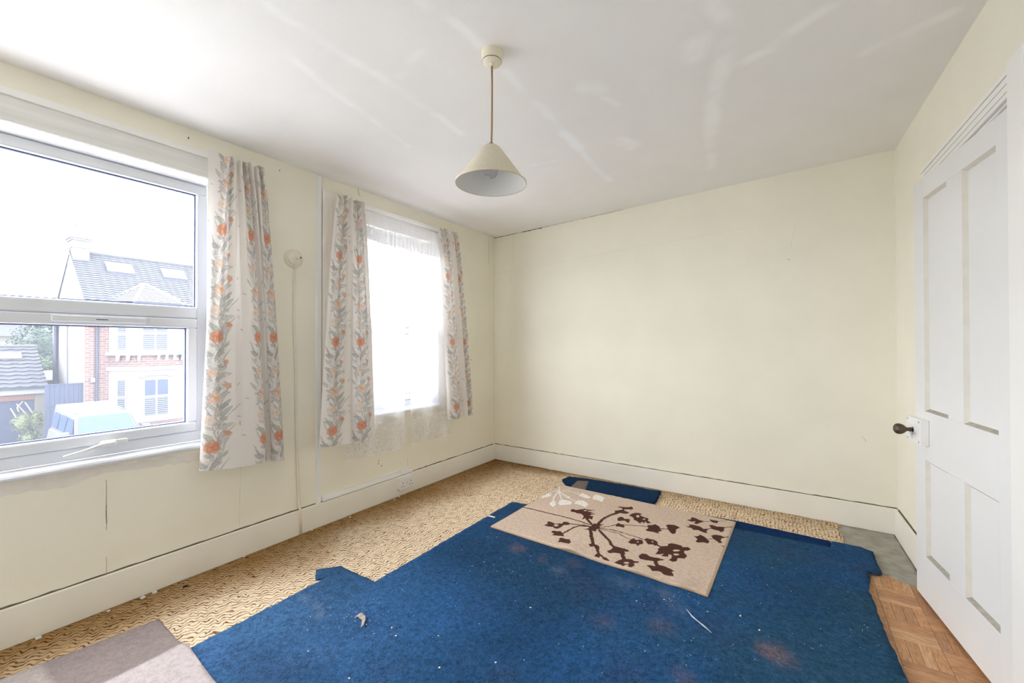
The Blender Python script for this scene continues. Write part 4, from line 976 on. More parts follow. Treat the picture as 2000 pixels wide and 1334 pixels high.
c2 = curtain('floral_curtain', pleats(.095, -2.045, -1.80, 6, .017, .03),
        [(.12, -2.19), (.148, -2.13), (.140, -2.03), (.150, -1.97), (.100, -1.920), (.098, -1.905), (.140, -1.88), (.152, -1.80), (.13, -1.74), (.085, -1.70)],
        2.372, .588, .552, 240, 520, 'floral curtain hanging between the trunking and the net curtains', s0=.04)
c3 = curtain('floral_curtain', pleats(.095, -1.015, -.725, 6, .015, .06),
        [(.085, -.875), (.115, -.85), (.140, -.79), (.125, -.72), (.078, -.69), (.12, -.655), (.13, -.62), (.078, -.59), (.115, -.545), (.105, -.51), (.06, -.495)],
        2.375, .575, .57, 220, 480, 'floral curtain hanging at the corner side of the net curtains', s0=.02)
# lining sheet behind the second curtain
gu, gv = np.meshgrid(np.linspace(0, 1, 14), np.linspace(0, 1, 30), indexing='ij')
P = np.stack([0.010+.002*np.sin(gu*9), -2.100+.06*gu+.05*gu*(1-gv), 2.40-1.72*gv], -1)
ln = grid_mesh('lining', P, mat('curtain_lining', (.90, .86, .80), .9), parent=c2); ln['label'] = 'plain pinkish white lining'

# ================================================================== net curtains and their rail
rail = tag(empty('curtain_rail', (0, -1.32, 2.32)), 'white curtain rail over the net curtains', 'rail')
bx('track', M['plastic'], (.003, -.47, -.008), (.016, .44, .014), rail, .002); bx('front_lip', M['plastic'], (.016, -.47, -.012), (.024, .44, -.002), rail, .002)
def net(name, y0t, y1t, y0b, y1b, zt, zb, waves, ph, label, xo=.0):
    nu, nv = 200, 420
    u = np.linspace(0, 1, nu)[:, None]; v = np.linspace(0, 1, nv)[None, :]
    k = v**1.1
    y = (y0t+(y1t-y0t)*u)*(1-k)+(y0b+(y1b-y0b)*u)*k
    amp = .004+.009*v
    x = .052+xo+amp*np.sin(u*waves*2*np.pi+ph+.5*np.sin(v*2))+.003*np.sin(u*waves*5+1.7*ph)*v
    y = y+.010*np.cos(u*waves*2*np.pi+ph)*(.3+v)
    zbb = zb[0]+(zb[1]-zb[0])*u+.008*np.sin(u*waves*2*np.pi+ph)
    z = zt*(1-v)+zbb*v
    a = np.full((nu, nv), .42)
    S, H = u*.9+0*v, z-zbb
    lace = vnoise(S*210, H*210, 3)*.7+.3*np.abs(np.sin(S*60+4*fbm(S*14, H*14, 5)*6))*1.0
    lb = np.clip((.26-H)/.03, 0, 1); a = a*(1-lb)+lb*np.clip(.58+.55*(lace-.5), .3, .95)
    a = np.where(H < .008, .85, a)
    a = np.where((u < .012)+(u > .988) > 0, .75, a)
    a = a+.08*(vnoise(S*260, z*30, 9)-.5)+.16*np.clip(np.cos(u*waves*2*np.pi+ph), 0, 1)**3
    o = grid_mesh(name, np.stack([x, y, z], -1), M['net'], colors=np.repeat(a[..., None], 3, -1))
    return tag(o, label, 'net curtain')
n1 = net('net_curtain', -1.785, -1.36, -1.965, -1.372, 2.318, (.425, .405), 2.2, .9, 'white lace net curtain half behind the wide floral curtain')
n2 = net('net_curtain', -1.345, -.905, -1.285, -.795, 2.318, (.415, .415), 2.0, 2.4, 'white lace net curtain beside the corner floral curtain')
def valance():
    nu, nv = 300, 70
    u = np.linspace(0, 1, nu)[:, None]; v = np.linspace(0, 1, nv)[None, :]
    y = -1.79+.90*u+0*v; z = 2.322-(.20+.02*np.sin(u*5)+.05*u)*v-.0*u
    x = .072+.003*np.sin(u*70)+.003*np.sin(u*23+1)+0*v
    S = u*1.1; lace = .55*np.abs(np.sin(S*60+5*fbm(S*12+0*v, z*12, 6)))+.75*vnoise(S*170+0*v, z*170, 4)
    a = np.where(v < .48, .955+.05*(vnoise(S*200+0*v, z*8, 2)-.5), np.clip(.90+.22*(lace-.55), .72, .995)); a = np.where(v > .965, .99, a)
    o = grid_mesh('lace_valance', np.stack([x, y, z], -1), M['valance'], colors=np.repeat(a[..., None], 3, -1))
    return tag(o, 'gathered white lace valance along the top of the net curtains', 'valance')
valance()
#@@OUTSIDE
# ================================================================== outside: the street seen through the wide window
GZ = -3.0
O = {}
O['asphalt'] = mat('pale_paving', (0.41, 0.40, 0.385), .9, .15, .6)
O['render'] = mat('pale_house_render', (0.0752, 0.0728, 0.0736), .8, .05, 2)
O['stone'] = mat('white_painted_stone', (0.1080, 0.1064, 0.1064), .7)
O['navy'] = mat('navy_paint', (0.0096, 0.0136, 0.0320), .6, .15, 3, stretch=(1, 9, .4))
O['pipe'] = mat('black_pipe', (0.0096, 0.0112, 0.0240), .5)
O['tile'] = mat('slate_grey_tile', (0.0240, 0.0248, 0.0320), .8, .18, 3)
O['ridge'] = mat('ridge_tile', (0.0440, 0.0416, 0.0448), .7, .1, 5)
O['palebrick'] = mat('pale_brick', (0.0600, 0.0560, 0.0496), .85, .12, 12)
O['redbrick'] = mat('soldier_brick', (0.0680, 0.0320, 0.0264), .85, .1, 6)
O['carw'] = mat('white_car_paint', (0.062, 0.062, 0.064), .35, spec=.1)
O['carg'] = mat('car_glass', (0.0240, 0.0360, 0.0680), .08, spec=.12)
O['rubber'] = mat('black_rubber', (0.0160, 0.0160, 0.0160), .8)
O['winglass'] = mat('house_window_glass', (0.0200, 0.0280, 0.0480), .1, spec=.12)
O['frame'] = mat('white_house_frame', (0.1040, 0.1040, 0.1056), .5)
O['leaf'] = mat('tree_leaves', (0.0280, 0.0440, 0.0224), .7, .35, 3)
O['leaf2'] = mat('bluish_tree_leaves', (0.0240, 0.0368, 0.0304), .7, .35, 3)
O['leaf3'] = mat('shrub_leaves', (0.0520, 0.0624, 0.0304), .7, .3, 5)
O['bark'] = mat('pale_bark', (0.0960, 0.0880, 0.0680), .9)
def brick_mat():
    m, t, N, L, b = nm('red_brick_facade')
    b.inputs['Roughness'].default_value = .85
    tc = N.new('ShaderNodeTexCoord'); mp = N.new('ShaderNodeMapping'); mp.inputs['Rotation'].default_value = (math.pi/2, 0, math.pi/2)
    sx = N.new('ShaderNodeSeparateXYZ'); cx = N.new('ShaderNodeCombineXYZ'); L.new(tc.outputs['Object'], sx.inputs[0])
    ad = N.new('ShaderNodeMath'); L.new(sx.outputs['X'], ad.inputs[0]); L.new(sx.outputs['Y'], ad.inputs[1])
    L.new(ad.outputs[0], cx.inputs['X']); L.new(sx.outputs['Z'], cx.inputs['Y'])
    bt = N.new('ShaderNodeTexBrick'); bt.inputs['Scale'].default_value = 1; bt.inputs['Brick Width'].default_value = .30; bt.inputs['Row Height'].default_value = .10
    bt.inputs['Mortar Size'].default_value = .014; bt.inputs['Color1'].default_value = (0.0464, 0.0200, 0.0160, 1); bt.inputs['Color2'].default_value = (0.0624, 0.0296, 0.0232, 1); bt.inputs['Mortar'].default_value = (0.0880, 0.0736, 0.0704, 1)
    L.new(cx.outputs[0], bt.inputs['Vector']); L.new(bt.outputs['Color'], b.inputs['Base Color']); return m
O['brick'] = brick_mat()
g = MB().box((-90, -60, GZ-.2), (-.6, 80, GZ)); tag(g.build('ground', O['asphalt']), 'pale street and drives below the windows', kind='structure')
g = MB().box((-.62, -8, GZ-.2), (-.125, 3, -.13)); tag(g.build('wall_outer', O['brick']), 'brick wall of the room\'s own house below the windows', kind='structure')

def courses(name, mt, parent, org, du, dv, nrm, W, Lh, n, amp=.03, lam=.30, left=None, right=None, step=.035):
    org, du, dv, nrm = (np.array(q, float) for q in (org, du, dv, nrm)); m = MB()
    for i in range(n):
        v0, v1 = Lh*i/n, Lh*(i+1)/n
        a = left(v0) if left else 0; b = right(v0) if right else W
        if b-a < .08: continue
        k = max(2, int((b-a)/(lam/4))); us = np.linspace(a, b, k+1)
        top = [org+du*u+dv*(v1+.03)+nrm*.002 for u in us]
        bot = [org+du*u+dv*(v0+amp*math.sin(2*math.pi*u/lam))+nrm*step for u in us]
        drp = [p-nrm*step for p in bot]
        K = k+1; vs = top+bot+drp
        m.add(vs, [(j, j+1, K+j+1, K+j) for j in range(k)]+[(K+j, K+j+1, 2*K+j+1, 2*K+j) for j in range(k)])
    return m.build(name, mt, parent)
HX, HY0, HY1 = -22.0, .77, 9.0; HB = -27.1; RX, EZ = -24.55, 3.20; RZ_ = 5.62
hs = empty('brick_house', (HX, HY0, GZ)); tag(hs, 'red brick house with white bay windows and grey tiled roof across the street', 'house')
hi = Matrix.Translation((-HX, -HY0, -GZ))
def hp(mb, name, mt, parent=None, **k):
    o = mb.build(name, mt, None, **k); o.parent = parent or hs
    if parent is None: o.matrix_parent_inverse = hi
    else: o.matrix_parent_inverse = Matrix.Identity(4)
    return o
def hb(name, mt, a, b, parent=None, bevel=0): return hp(MB().box(a, b), name, mt, parent, bevel=bevel)
hb('front_wall', O['brick'], (HX-.2, HY0, GZ), (HX, HY1, EZ))
hp(MB().prism([(HX-.001, HY0-.02, GZ), (HB, HY0-.02, GZ), (HB, HY0-.02, EZ), (RX, HY0-.02, RZ_-.1), (HX-.001, HY0-.02, EZ)], (0, .2, 0), 'y'), 'side_wall', O['render'])
hb('back_wall', O['render'], (HB, HY0, GZ), (HB+.2, HY1, EZ))
# roof: two slopes with wavy tile courses
import math as _m
sl = np.array((RX-(HX+.3), 0, RZ_-EZ)); SLn = np.linalg.norm(sl); sl /= SLn; nr = np.array((sl[2], 0, -sl[0]))
rf = hp(MB().prism([(HX+.3, HY0-.06, EZ-.02), (RX, HY0-.06, RZ_-.02), (HB-.3, HY0-.06, EZ-.02), (RX, HY0-.06, RZ_-.14)], (0, HY1-HY0, 0), 'y'), 'roof', O['tile'])
o = courses('roof_tiles', O['tile'], None, (HX+.3, HY0-.06, EZ), (0, 1, 0), sl, nr, HY1-HY0, SLn, 22); o.parent = hs; o.matrix_parent_inverse = hi; o['kind'] = 'stuff'
hp(MB().tube([(RX, HY0-.06, RZ_+.02), (RX, HY1, RZ_+.02)], .10, 8), 'ridge_tiles', O['ridge'])
hb('gutter', O['pipe'], (HX+.25, HY0-.06, EZ-.10), (HX+.36, HY1, EZ-.01))
def slope_pt(y, f, n=0): p = np.array((HX+.3, y, EZ))+sl*SLn*f+nr*n; return p
for y, wd, f0, f1 in ((2.25, .95, .60, .80), (4.33, .95, .60, .80)):
    ps = lambda d, g0=f0, g1=f1: [tuple(slope_pt(y-wd/2, g0, d)), tuple(slope_pt(y+wd/2, g0, d)), tuple(slope_pt(y+wd/2, g1, d)), tuple(slope_pt(y-wd/2, g1, d))]
    sk = hp(MB().hexa(ps(0)+ps(.10)), 'roof_window', O['frame'])
    hp(MB().hexa([tuple(np.array(p)) for p in [tuple(slope_pt(y-wd/2+.08, f0+.02, .099)), tuple(slope_pt(y+wd/2-.08, f0+.02, .099)), tuple(slope_pt(y+wd/2-.08, f1-.02, .099)), tuple(slope_pt(y-wd/2+.08, f1-.02, .099)),
        tuple(slope_pt(y-wd/2+.08, f0+.02, .11)), tuple(slope_pt(y+wd/2-.08, f0+.02, .11)), tuple(slope_pt(y+wd/2-.08, f1-.02, .11)), tuple(slope_pt(y-wd/2+.08, f1-.02, .11))]]), 'skylight_pane', mat('sky_glass', (.5, .5, .52), .15), sk)
    hb('flashing', O['pipe'], tuple(slope_pt(y-wd/2, f0-.012, .0)), tuple(slope_pt(y+wd/2, f0, .09)))
# chimney
cx0, cx1, cy0, cy1 = -25.0, -24.0, .74, 1.28
ch = hb('chimney_stack', O['render'], (cx0, cy0, EZ), (cx1, cy1, 6.05))
for z, e, h in ((5.72, .03, .05), (6.05, .05, .09), (6.14, .10, .09), (6.23, .05, .08)): hb('chimney_band', O['render'], (cx0-e, cy0-e, z), (cx1+e, cy1+e, z+h))
for x in (-24.25, -24.7): hp(MB().lathe([(.13, 6.31), (.12, 6.40), (.11, 6.85), (.14, 6.87), (.14, 6.93), (.10, 6.93)], (x, 1.0, 0), 16), 'chimney_pot', O['render'], smooth=True)
# canted bay, two storeys, with shuttered sashes and bracketed ledge
BX, B0, B1, B2, B3 = -21.2, 1.52, 2.18, 3.72, 4.38
def bay(z0, z1, mt, name, e=0.0):
    pts = [(HX, B0-e, z0), (BX+e, B1-e*.4, z0), (BX+e, B2+e*.4, z0), (HX, B3+e, z0)]
    return hp(MB().prism(pts, (0, 0, z1-z0), 'z'), name, mt)
bay(GZ, -2.15, O['brick'], 'bay_plinth'); bay(-2.15, -2.02, O['stone'], 'bay_sill', .06); bay(-2.02, .16, O['stone'], 'bay_wall')
bay(.16, .34, O['stone'], 'bay_cornice', .08); bay(.34, .84, O['brick'], 'bay_brick_band', -.04); bay(.84, .97, O['stone'], 'bay_ledge', .12); bay(.97, 3.12, O['stone'], 'bay_wall')
for y in (1.72, 2.0, 2.32, 3.0, 3.3, 3.6, 3.95): 
    x = BX if 2.2 < y < 3.7 else HX+(BX-HX)*(.5 if y < 2 else .8)
    hp(MB().prism([(x-.1, y-.05, .84), (x+.12, y-.05, .84), (x-.02, y-.05, .58), (x-.1, y-.05, .58)], (0, .10, 0), 'y'), 'bracket', O['stone'])
def sash(y0, y1, z0, zm, z1, xf, cant=False, shut_top=True):
    """one sash window: frame, two upper and two lower lights with slatted shutters"""
    if cant: base = np.array((HX+.12, B0+.10, 0)); d = np.array((BX-HX, B1-B0, 0)); d /= np.linalg.norm(d); n = np.array((d[1], -d[0], 0))
    else: base = np.array((xf, 0, 0)); d = np.array((0, 1.0, 0)); n = np.array((1.0, 0, 0))
    def slabp(a, b, c, e, n0, n1): return MB().hexa([tuple(base+d*s+n*q+np.array((0, 0, z))) for q in (n0, n1) for s, z in ((a, c), (b, c), (b, e), (a, e))])
    w = hp(slabp(y0-.07, y1+.07, z0-.07, z1+.07, -.05, .02), 'window_frame', O['frame'])
    for c, e, shut in ((z0, zm-.05, True), (zm+.05, z1, shut_top)):
        cols = ((y0, y1),) if cant else ((y0, (y0+y1)/2-.035), ((y0+y1)/2+.035, y1))
        for a, b in cols:
            hp(slabp(a, b, c, e, .021, .026), 'window_pane', O['winglass'], w)
            if shut:
                m = MB(); k = max(3, int((e-c)/.085))
                for i in range(k):
                    zz = c+(e-c)*(i+.3)/k
                    m.add([tuple(base+d*s+n*q+np.array((0, 0, z))) for s, q, z in ((a, .028, zz), (b, .028, zz), (b, .05, zz+.045), (a, .05, zz+.045))], [(0, 1, 2, 3)])
                hp(m, 'shutter', O['frame'], w)
sash(2.53, 3.36, -1.86, -1.02, -.28, BX, shut_top=False); sash(2.46, 3.33, 1.10, 1.86, 2.75, BX)
sash(.22, .50, -1.86, -1.0, -.24, 0, True); sash(.22, .52, 1.10, 1.80, 2.70, 0, True)
for y in (2.40, 3.50): hp(MB().prism([(BX+.001, y-.10, -.14), (BX+.09, y-.10, -.14), (BX+.09, y+.10, -.14), (BX+.001, y+.10, -.14)], (0, 0, .10), 'z'), 'capital', O['stone'])
for a, b in ((2.40, 3.50),): hp(MB().tube([(BX+.03, a, -.16), (BX+.05, (a+b)/2-.35, -.05), (BX+.05, (a+b)/2+.35, -.05), (BX+.03, b, -.16)], .05, 6), 'window_hood', O['stone'])
# hipped bay roof
ap = slope_pt(2.95, .40); apx = (ap[0]-.1, ap[1], ap[2]+.05)
e0, e1, e2, e3 = (HX+.2, 1.40, EZ), (BX+.25, 2.10, EZ), (BX+.25, 3.85, EZ), (HX+.2, 4.50, EZ)
br = hp(MB().add([e0, e1, e2, e3, apx], [(0, 1, 4), (1, 2, 4), (2, 3, 4), (3, 0, 4), (0, 3, 2, 1)]), 'bay_roof', O['tile'])
du = np.array((0, 1.0, 0)); mid = (np.array(e1)+np.array(e2))/2; dv = np.array(apx)-mid; LL = np.linalg.norm(dv); dv /= LL; n_ = np.cross(du, dv)
n_ = n_ if n_[2] > 0 else -n_
o = courses('bay_roof_tiles', O['ridge'], None, e1, du, dv, n_, 1.75, LL, 13, .0, .3, lambda v: .85*v/LL, lambda v: 1.75-.9*v/LL, .03); o.parent = hs; o.matrix_parent_inverse = hi; o['kind'] = 'stuff'
d01 = np.array(e1)-np.array(e0); l01 = np.linalg.norm(d01); d01 /= l01; m01 = (np.array(e0)+np.array(e1))/2; dv = np.array(apx)-np.array(e0); dv -= d01*(dv@d01); LL = np.linalg.norm(dv); off = (np.array(apx)-np.array(e0))@d01; dv /= LL
n_ = np.cross(d01, dv); n_ = n_ if n_[2] > 0 else -n_
o = courses('bay_roof_tiles', O['ridge'], None, e0, d01, dv, n_, l01, LL, 13, .0, .3, lambda v: off*v/LL, lambda v: l01+(off-l01)*v/LL, .03); o.parent = hs; o.matrix_parent_inverse = hi; o['kind'] = 'stuff'
for e in (e0, e1, e2, e3): hp(MB().tube([e, apx], .08, 7), 'hip_tile', O['frame'])
hb('bay_gutter', O['pipe'], (BX+.2, 2.05, EZ-.12), (BX+.32, 3.90, EZ-.01))
hp(MB().tube([(HX+.06, 1.13, EZ-.1), (HX+.06, 1.13, GZ)], .055, 8), 'drainpipe', O['pipe'])
hp(MB().tube([(HB+.25, HY0-.10, EZ-.1), (HB+.25, HY0-.10, GZ)], .10, 8), 'drainpipe', O['pipe']); hp(MB().tube([(-24.8, HY0-.06, EZ-.3), (-24.8, HY0-.06, GZ)], .025, 6), 'drainpipe', O['render'])
hb('wall_lamp', O['frame'], (HX, .95, -.28), (HX+.12, 1.07, -.12)); 

# garage with its tiled roof
GX = -25.0
ga = empty('garage', (GX, -1.5, GZ)); tag(ga, 'low garage with navy door and tiled roof next to the brick house', 'garage'); gi = Matrix.Translation((-GX, 1.5, -GZ))
def gp_(mb, name, mt, **k): o = mb.build(name, mt, None, **k); o.parent = ga; o.matrix_parent_inverse = gi; return o
gp_(MB().box((GX-4.5, -5.0, GZ), (GX-.15, .10, -.75)), 'garage_body', O['palebrick'])
gp_(MB().box((GX-.15, -.24, GZ), (GX, .10, -.72)), 'brick_pillar', O['palebrick'])
for i in range(12):
    gp_(MB().box((GX-.15, -.245-.10*(i+1)+.006, -1.10), (GX+.01, -.245-.10*i-.006, -.84)), 'lintel_brick', O['redbrick'])
gp_(MB().box((GX-.15, -5.0, -1.10), (GX-.005, -.245, -.84)), 'lintel', O['palebrick'])
gd = gp_(MB().box((GX-.12, -5.0, GZ), (GX-.05, -.24, -1.10)), 'garage_door', O['navy'])
for y in (-.85, -1.5, -2.2): gp_(MB().box((GX-.05, y-.006, GZ), (GX-.045, y+.006, -1.12)), 'door_joint', O['pipe'])
gp_(MB().box((GX-.05, -5.0, -.84), (GX+.12, .14, -.60)), 'fascia', O['frame'])
gp_(MB().box((GX+.10, -5.0, -.62), (GX+.22, .16, -.52)), 'gutter', O['pipe'])
grx, grz = GX-2.6, 1.22; ds = np.array((grx-(GX+.2), 0, grz+.53)); Lg = np.linalg.norm(ds); ds /= Lg; gn = np.array((ds[2], 0, -ds[0]))
gp_(MB().prism([(GX+.2, -5.0, -.56), (grx, -5.0, grz-.03), (GX-4.9, -5.0, -.56)], (0, 5.12, 0), 'y'), 'roof_body', O['tile'])
o = courses('roof_tiles', O['tile'], ga, (GX+.2, -5.0, -.53), (0, 1, 0), ds, gn, 5.13, Lg, 11, .035, .42, step=.05); o.matrix_parent_inverse = gi; o['kind'] = 'stuff'
gp_(MB().tube([(grx, -5, grz+.02), (grx, .14, grz+.02)], .09, 8), 'ridge_tiles', O['ridge'])
sp = lambda y, f, n: tuple(np.array((GX+.2, y, -.53))+ds*Lg*f+gn*n)
gp_(MB().hexa([sp(y, f, n) for n in (.0, .10) for y, f in ((-1.15, .66), (-.42, .66), (-.42, .80), (-1.15, .80))]), 'roof_window', O['frame'])
# navy side gate between garage and house
gt = empty('side_gate', (-22.1, -.30, GZ)); tag(gt, 'tall navy boarded gate between the garage and the brick house', 'gate'); ti = Matrix.Translation((22.1, .30, -GZ))
for i in range(8):
    a = -.34+i*.135; o = MB().box((-22.14, a, GZ), (-22.09, a+.128, -.31)).build('gate_board', O['navy']); o.parent = gt; o.matrix_parent_inverse = ti
for z in (-.34, -1.18): o = MB().box((-22.09, -.34, z), (-22.06, .74, z+.05)).build('gate_rail', O['navy']); o.parent = gt; o.matrix_parent_inverse = ti
sd = empty('garden_shed', (-28.9, 1.65, GZ)); tag(sd, 'pale outbuilding with a low roof behind the side gate', 'shed')
bx('wall', O['render'], (-.9, -1.35, 0), (.9, 1.0, 2.55), sd); MB().prism([(1.0, -1.4, 2.55), (-1.0, -1.4, 2.55), (0, -1.4, 3.0)], (0, 2.5, 0), 'y').build('roof', O['ridge'], sd)

# foliage
def leaves(c, rad, n, size, seed):
    r = np.random.default_rng(seed); d = r.normal(size=(n, 3)); d /= np.linalg.norm(d, axis=1)[:, None]
    lump = 1+.25*np.sin(d[:, 0:1]*5+seed)*np.cos(d[:, 1:2]*6+d[:, 2:3]*4)
    p = np.array(c)+d*np.array(rad)*lump*r.uniform(.72, 1.0, (n, 1))
    a = r.normal(size=(n, 3)); a /= np.linalg.norm(a, axis=1)[:, None]; b_ = np.cross(a, r.normal(size=(n, 3))); b_ /= np.linalg.norm(b_, axis=1)[:, None]
    s = size*r.uniform(.6, 1.3, (n, 1)); V = np.stack([p-a*s, p+b_*s*.5, p+a*s, p-b_*s*.5], 1).reshape(-1, 3)
    return V, np.arange(4*n).reshape(-1, 4)
def tree(name, base, crowns, label, lm, n, size, trunk_h, trunk_r, seed, branches=None):
    t_ = empty(name, base); tag(t_, label, 'tree')
    m = MB()
    for i, (c, rad) in enumerate(crowns):
        V, F = leaves(c, rad, n, size, seed+i); k = len(m.v); m.v += [tuple(q) for q in V.tolist()]; m.f += [tuple(int(j)+k for j in f) for f in F]
        lo = MB().lathe([(.001, -1), (.6, -.8), (.95, -.3), (.95, .3), (.6, .8), (.001, 1)], seg=10)
        kk = len(m.v); m.v += [(c[0]+x*rad[0]*.72, c[1]+y*rad[1]*.72, c[2]+z*rad[2]*.72) for x, y, z in lo.v]; m.f += [tuple(j+kk for j in f) for f in lo.f]
    me = bpy.data.meshes.new('foliage'); me.from_pydata(m.v, [], m.f); me.materials.append(lm); o = bpy.data.objects.new('foliage', me); COL.objects.link(o); o.parent = t_
    MB().tube([(0, 0, 0), (.05, .03, trunk_h*.5), (0, 0, trunk_h)], [trunk_r*1.2, trunk_r, trunk_r*.6], 8).build('trunk', O['bark'], t_, True)
    for bp0 in branches or []: MB().tube(bp0, [.035, .028, .02][:len(bp0)], 6).build('branch', O['bark'], t_, True)
    return t_
tree('tree', (-36, 2.0, GZ), [((0, -.3, 4.3), (2.2, 1.6, 1.5)), ((.5, 1.3, 3.6), (1.8, 1.3, 1.3)), ((-.5, 2.6, 4.6), (1.8, 1.6, 1.4))], 'bluish green broad tree beyond the garage roof', O['leaf2'], 4200, .085, 4.0, .18, 3)
tree('tree', (-32.0, .95, GZ), [((0, 0, 2.9), (.9, .75, .75)), ((.2, .7, 2.7), (.8, .7, .7))], 'smaller bright green tree beside the house drainpipe', O['leaf'], 2400, .06, 2.6, .10, 13)
tree('tree', (-42, -2.2, GZ), [((0, 0, 3.9), (2.5, 2.4, 1.0)), ((0, -2.5, 3.8), (2.2, 2.2, .9))], 'low pale hedge like tree behind the garage ridge', O['leaf3'], 3200, .09, 3.4, .2, 23)
cl = onx(58, 845, -23.5)
tree('shrub', (-23.5, float(cl[1])-.05, GZ), [((0, -.12, 1.12), (.34, .36, .42)), ((.05, .20, 1.15), (.3, .28, .42)), ((0, .05, .45), (.35, .32, .3))], 'pruned shrub with bare pale branches by the garage pillar', O['leaf3'], 700, .035, 1.0, .05, 33,
     [[(0, .1, .7), (.1, -.25, 1.15), (.12, -.48, 1.75)], [(0, .1, .8), (.1, .0, 1.35), (.12, -.32, 1.9)], [(0, .2, .8), (.1, .15, 1.4), (.12, -.1, 1.95)], [(.1, -.25, 1.55), (.12, -.3, 1.75), (.12, -.15, 2.0)]])
# far terrace behind the trees
ft = empty('far_terrace', (-62, -4, GZ)); tag(ft, 'distant pale brick terrace behind the trees', 'house')
bx('wall', O['palebrick'], (-4, -14, 0), (0, 14, 5.2), ft); MB().prism([(.3, -14, 5.2), (-4.3, -14, 5.2), (-2, -14, 6.8)], (0, 28, 0), 'y').build('roof', O['tile'], ft)
for y in range(-12, 13, 3): bx('window', O['frame'], (0, y, 3.2), (.06, y+1.1, 4.6), ft)
# telephone wire
p0, p1, p2_ = onx(-260, 365, -10), onx(0, 386, -12), onx(300, 412, -15); p3 = onx(520, 446, -17)
wr_ = MB().tube([p0, p1, (p1+p2_)/2-np.array((0, 0, .015)), p2_, p3], .006, 5).build('telephone_wire', mat('grey_wire', (.35, .35, .35), .7), None, True); tag(wr_, 'thin telephone wire crossing the sky', 'wire')

# white four wheel drive car parked nose towards the street
CX, CY = -16.4, .34
car = empty('parked_car', (CX, CY, GZ)); tag(car, 'white four wheel drive car parked in front of the brick house', 'car')
def loft(secs, name, mt, parent=car, smooth=False, bevel=0):
    m = MB(); n = len(secs[0])
    for s in secs: m.v += [tuple(map(float, p)) for p in s]
    for i in range(len(secs)-1):
        for j in range(n): m.f.append((i*n+j, i*n+(j+1) % n, (i+1)*n+(j+1) % n, (i+1)*n+j))
    m.f += [tuple(range(n))[::-1], tuple(range((len(secs)-1)*n, len(secs)*n))]
    return m.build(name, mt, parent, smooth, bevel)
def body(x, w, z0, z1): return [(x, -w, z0), (x, -w-.03, (z0+z1)/2), (x, -w+.02, z1), (x, w-.02, z1), (x, w+.03, (z0+z1)/2), (x, w, z0)]
loft([body(1.35, .80, .45, .95), body(1.25, .88, .40, 1.08), body(.9, .91, .40, 1.16), body(.0, .92, .40, 1.27), body(-1.5, .92, .40, 1.26), body(-3.4, .91, .40, 1.25), body(-3.75, .88, .45, 1.15)], 'car_body', O['carw'], bevel=.02)
def gh(x, wb, wt, zt, zb=1.25): return [(x, -wb, zb), (x, -wt-.02, zt-.10), (x, -wt, zt), (x, wt, zt), (x, wt+.02, zt-.10), (x, wb, zb)]
loft([[(-.02, -.80, 1.25), (-.02, -.80, 1.26), (-.02, -.78, 1.27), (-.02, .78, 1.27), (-.02, .80, 1.26), (-.02, .80, 1.25)], gh(-.68, .80, .68, 1.90), gh(-.9, .82, .70, 1.94), gh(-2.2, .84, .71, 1.98), gh(-2.5, .84, .71, 2.08), gh(-3.55, .82, .70, 2.08), gh(-3.72, .80, .66, 2.0)], 'cabin', O['carw'], bevel=.015)
def quad(name, mt, p, d=.012, parent=car):
    p = [np.array(q, float) for q in p]; n = np.cross(p[1]-p[0], p[3]-p[0]); n /= np.linalg.norm(n)
    return MB().hexa([tuple(q-n*.004) for q in p]+[tuple(q+n*d) for q in p]).build(name, mt, parent)
ws = quad('windscreen', O['carg'], [(-.020, -.74, 1.292), (-.020, .74, 1.292), (-.630, .635, 1.872), (-.630, -.635, 1.872)])
red = mat('red_sticker', (.30, .08, .07), .7)
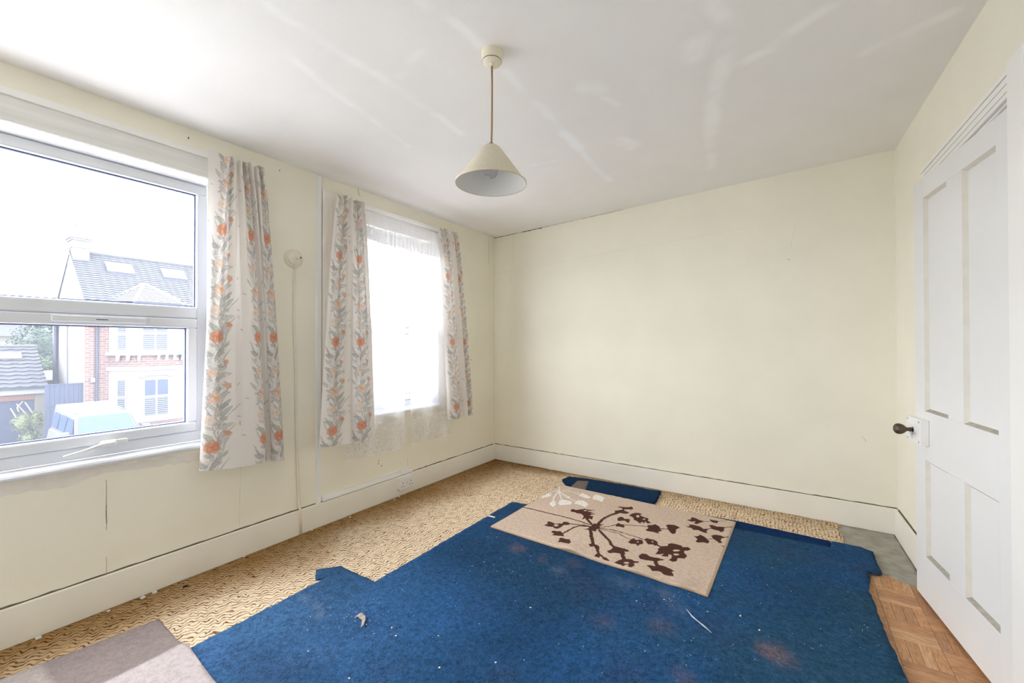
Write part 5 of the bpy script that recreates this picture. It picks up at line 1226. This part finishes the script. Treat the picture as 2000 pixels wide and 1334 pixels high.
for k in range(5): z = 1.55+.05*k; t_ = (z-1.285)/.58; x = -.020-.61*t_; quad('dangling_tag', red, [(x+.012, .02+.05*(k % 2), z-.02), (x+.012, .09+.05*(k % 2), z-.02), (x-.01, .11+.02*(k % 2), z+.015), (x-.01, .03+.02*(k % 2), z+.015)], .012, ws)
for s in (-1, 1):
    f = (lambda a, b, c, d: [a, b, c, d]) if s > 0 else (lambda a, b, c, d: [b, a, d, c])
    quad('side_window', O['carg'], f((-.30, s*.828, 1.33), (-1.25, s*.845, 1.33), (-1.25, s*.745, 1.82), (-.72, s*.725, 1.80)), .012)
    quad('side_window', O['carg'], f((-1.38, s*.848, 1.33), (-2.25, s*.852, 1.33), (-2.25, s*.757, 1.83), (-1.38, s*.750, 1.82)), .012)
    quad('side_window', O['carg'], f((-2.42, s*.852, 1.33), (-3.35, s*.842, 1.33), (-3.35, s*.752, 1.84), (-2.42, s*.758, 1.84)), .012)
    bx('mirror', O['carw'], (-.22, s*.90, 1.28), (-.36, s*1.14, 1.46), car, .03)
    MB().tube([(-.03, s*.815, 1.28), (-.68, s*.70, 1.90)], .022, 6).build('pillar_trim', O['carw'], car, True)
    bx('roof_rail', O['carw'], (-.9, s*.60, 1.955), (-2.2, s*.64, 1.99), car, .008)
    for x in (.78, -2.75): 
        w_ = MB().lathe([(.20, -.11), (.34, -.11), (.37, -.07), (.37, .07), (.34, .11), (.20, .11)], (x, s*.84, .37), 22, 'y').build('wheel', O['rubber'], car, True)
    bx('headlamp', O['frame'], (1.24, s*.55, .82), (1.345, s*.80, 1.0), car, .02)
bx('sunroof', mat('smoked_sunroof', (.16, .16, .18), .3), (-1.05, -.42, 1.938), (-1.75, .42, 1.972), car, .01)
for y in (-.50, .18): MB().tube([(0.0, y, 1.285), (-.06, y+.62, 1.335)], .012, 5).build('wiper', O['rubber'], car)
bx('grille', O['rubber'], (1.33, -.5, .78), (1.37, .5, .95), car, .01)
bx('front_bumper', O['rubber'], (1.28, -.88, .42), (1.46, .88, .66), car, .04)
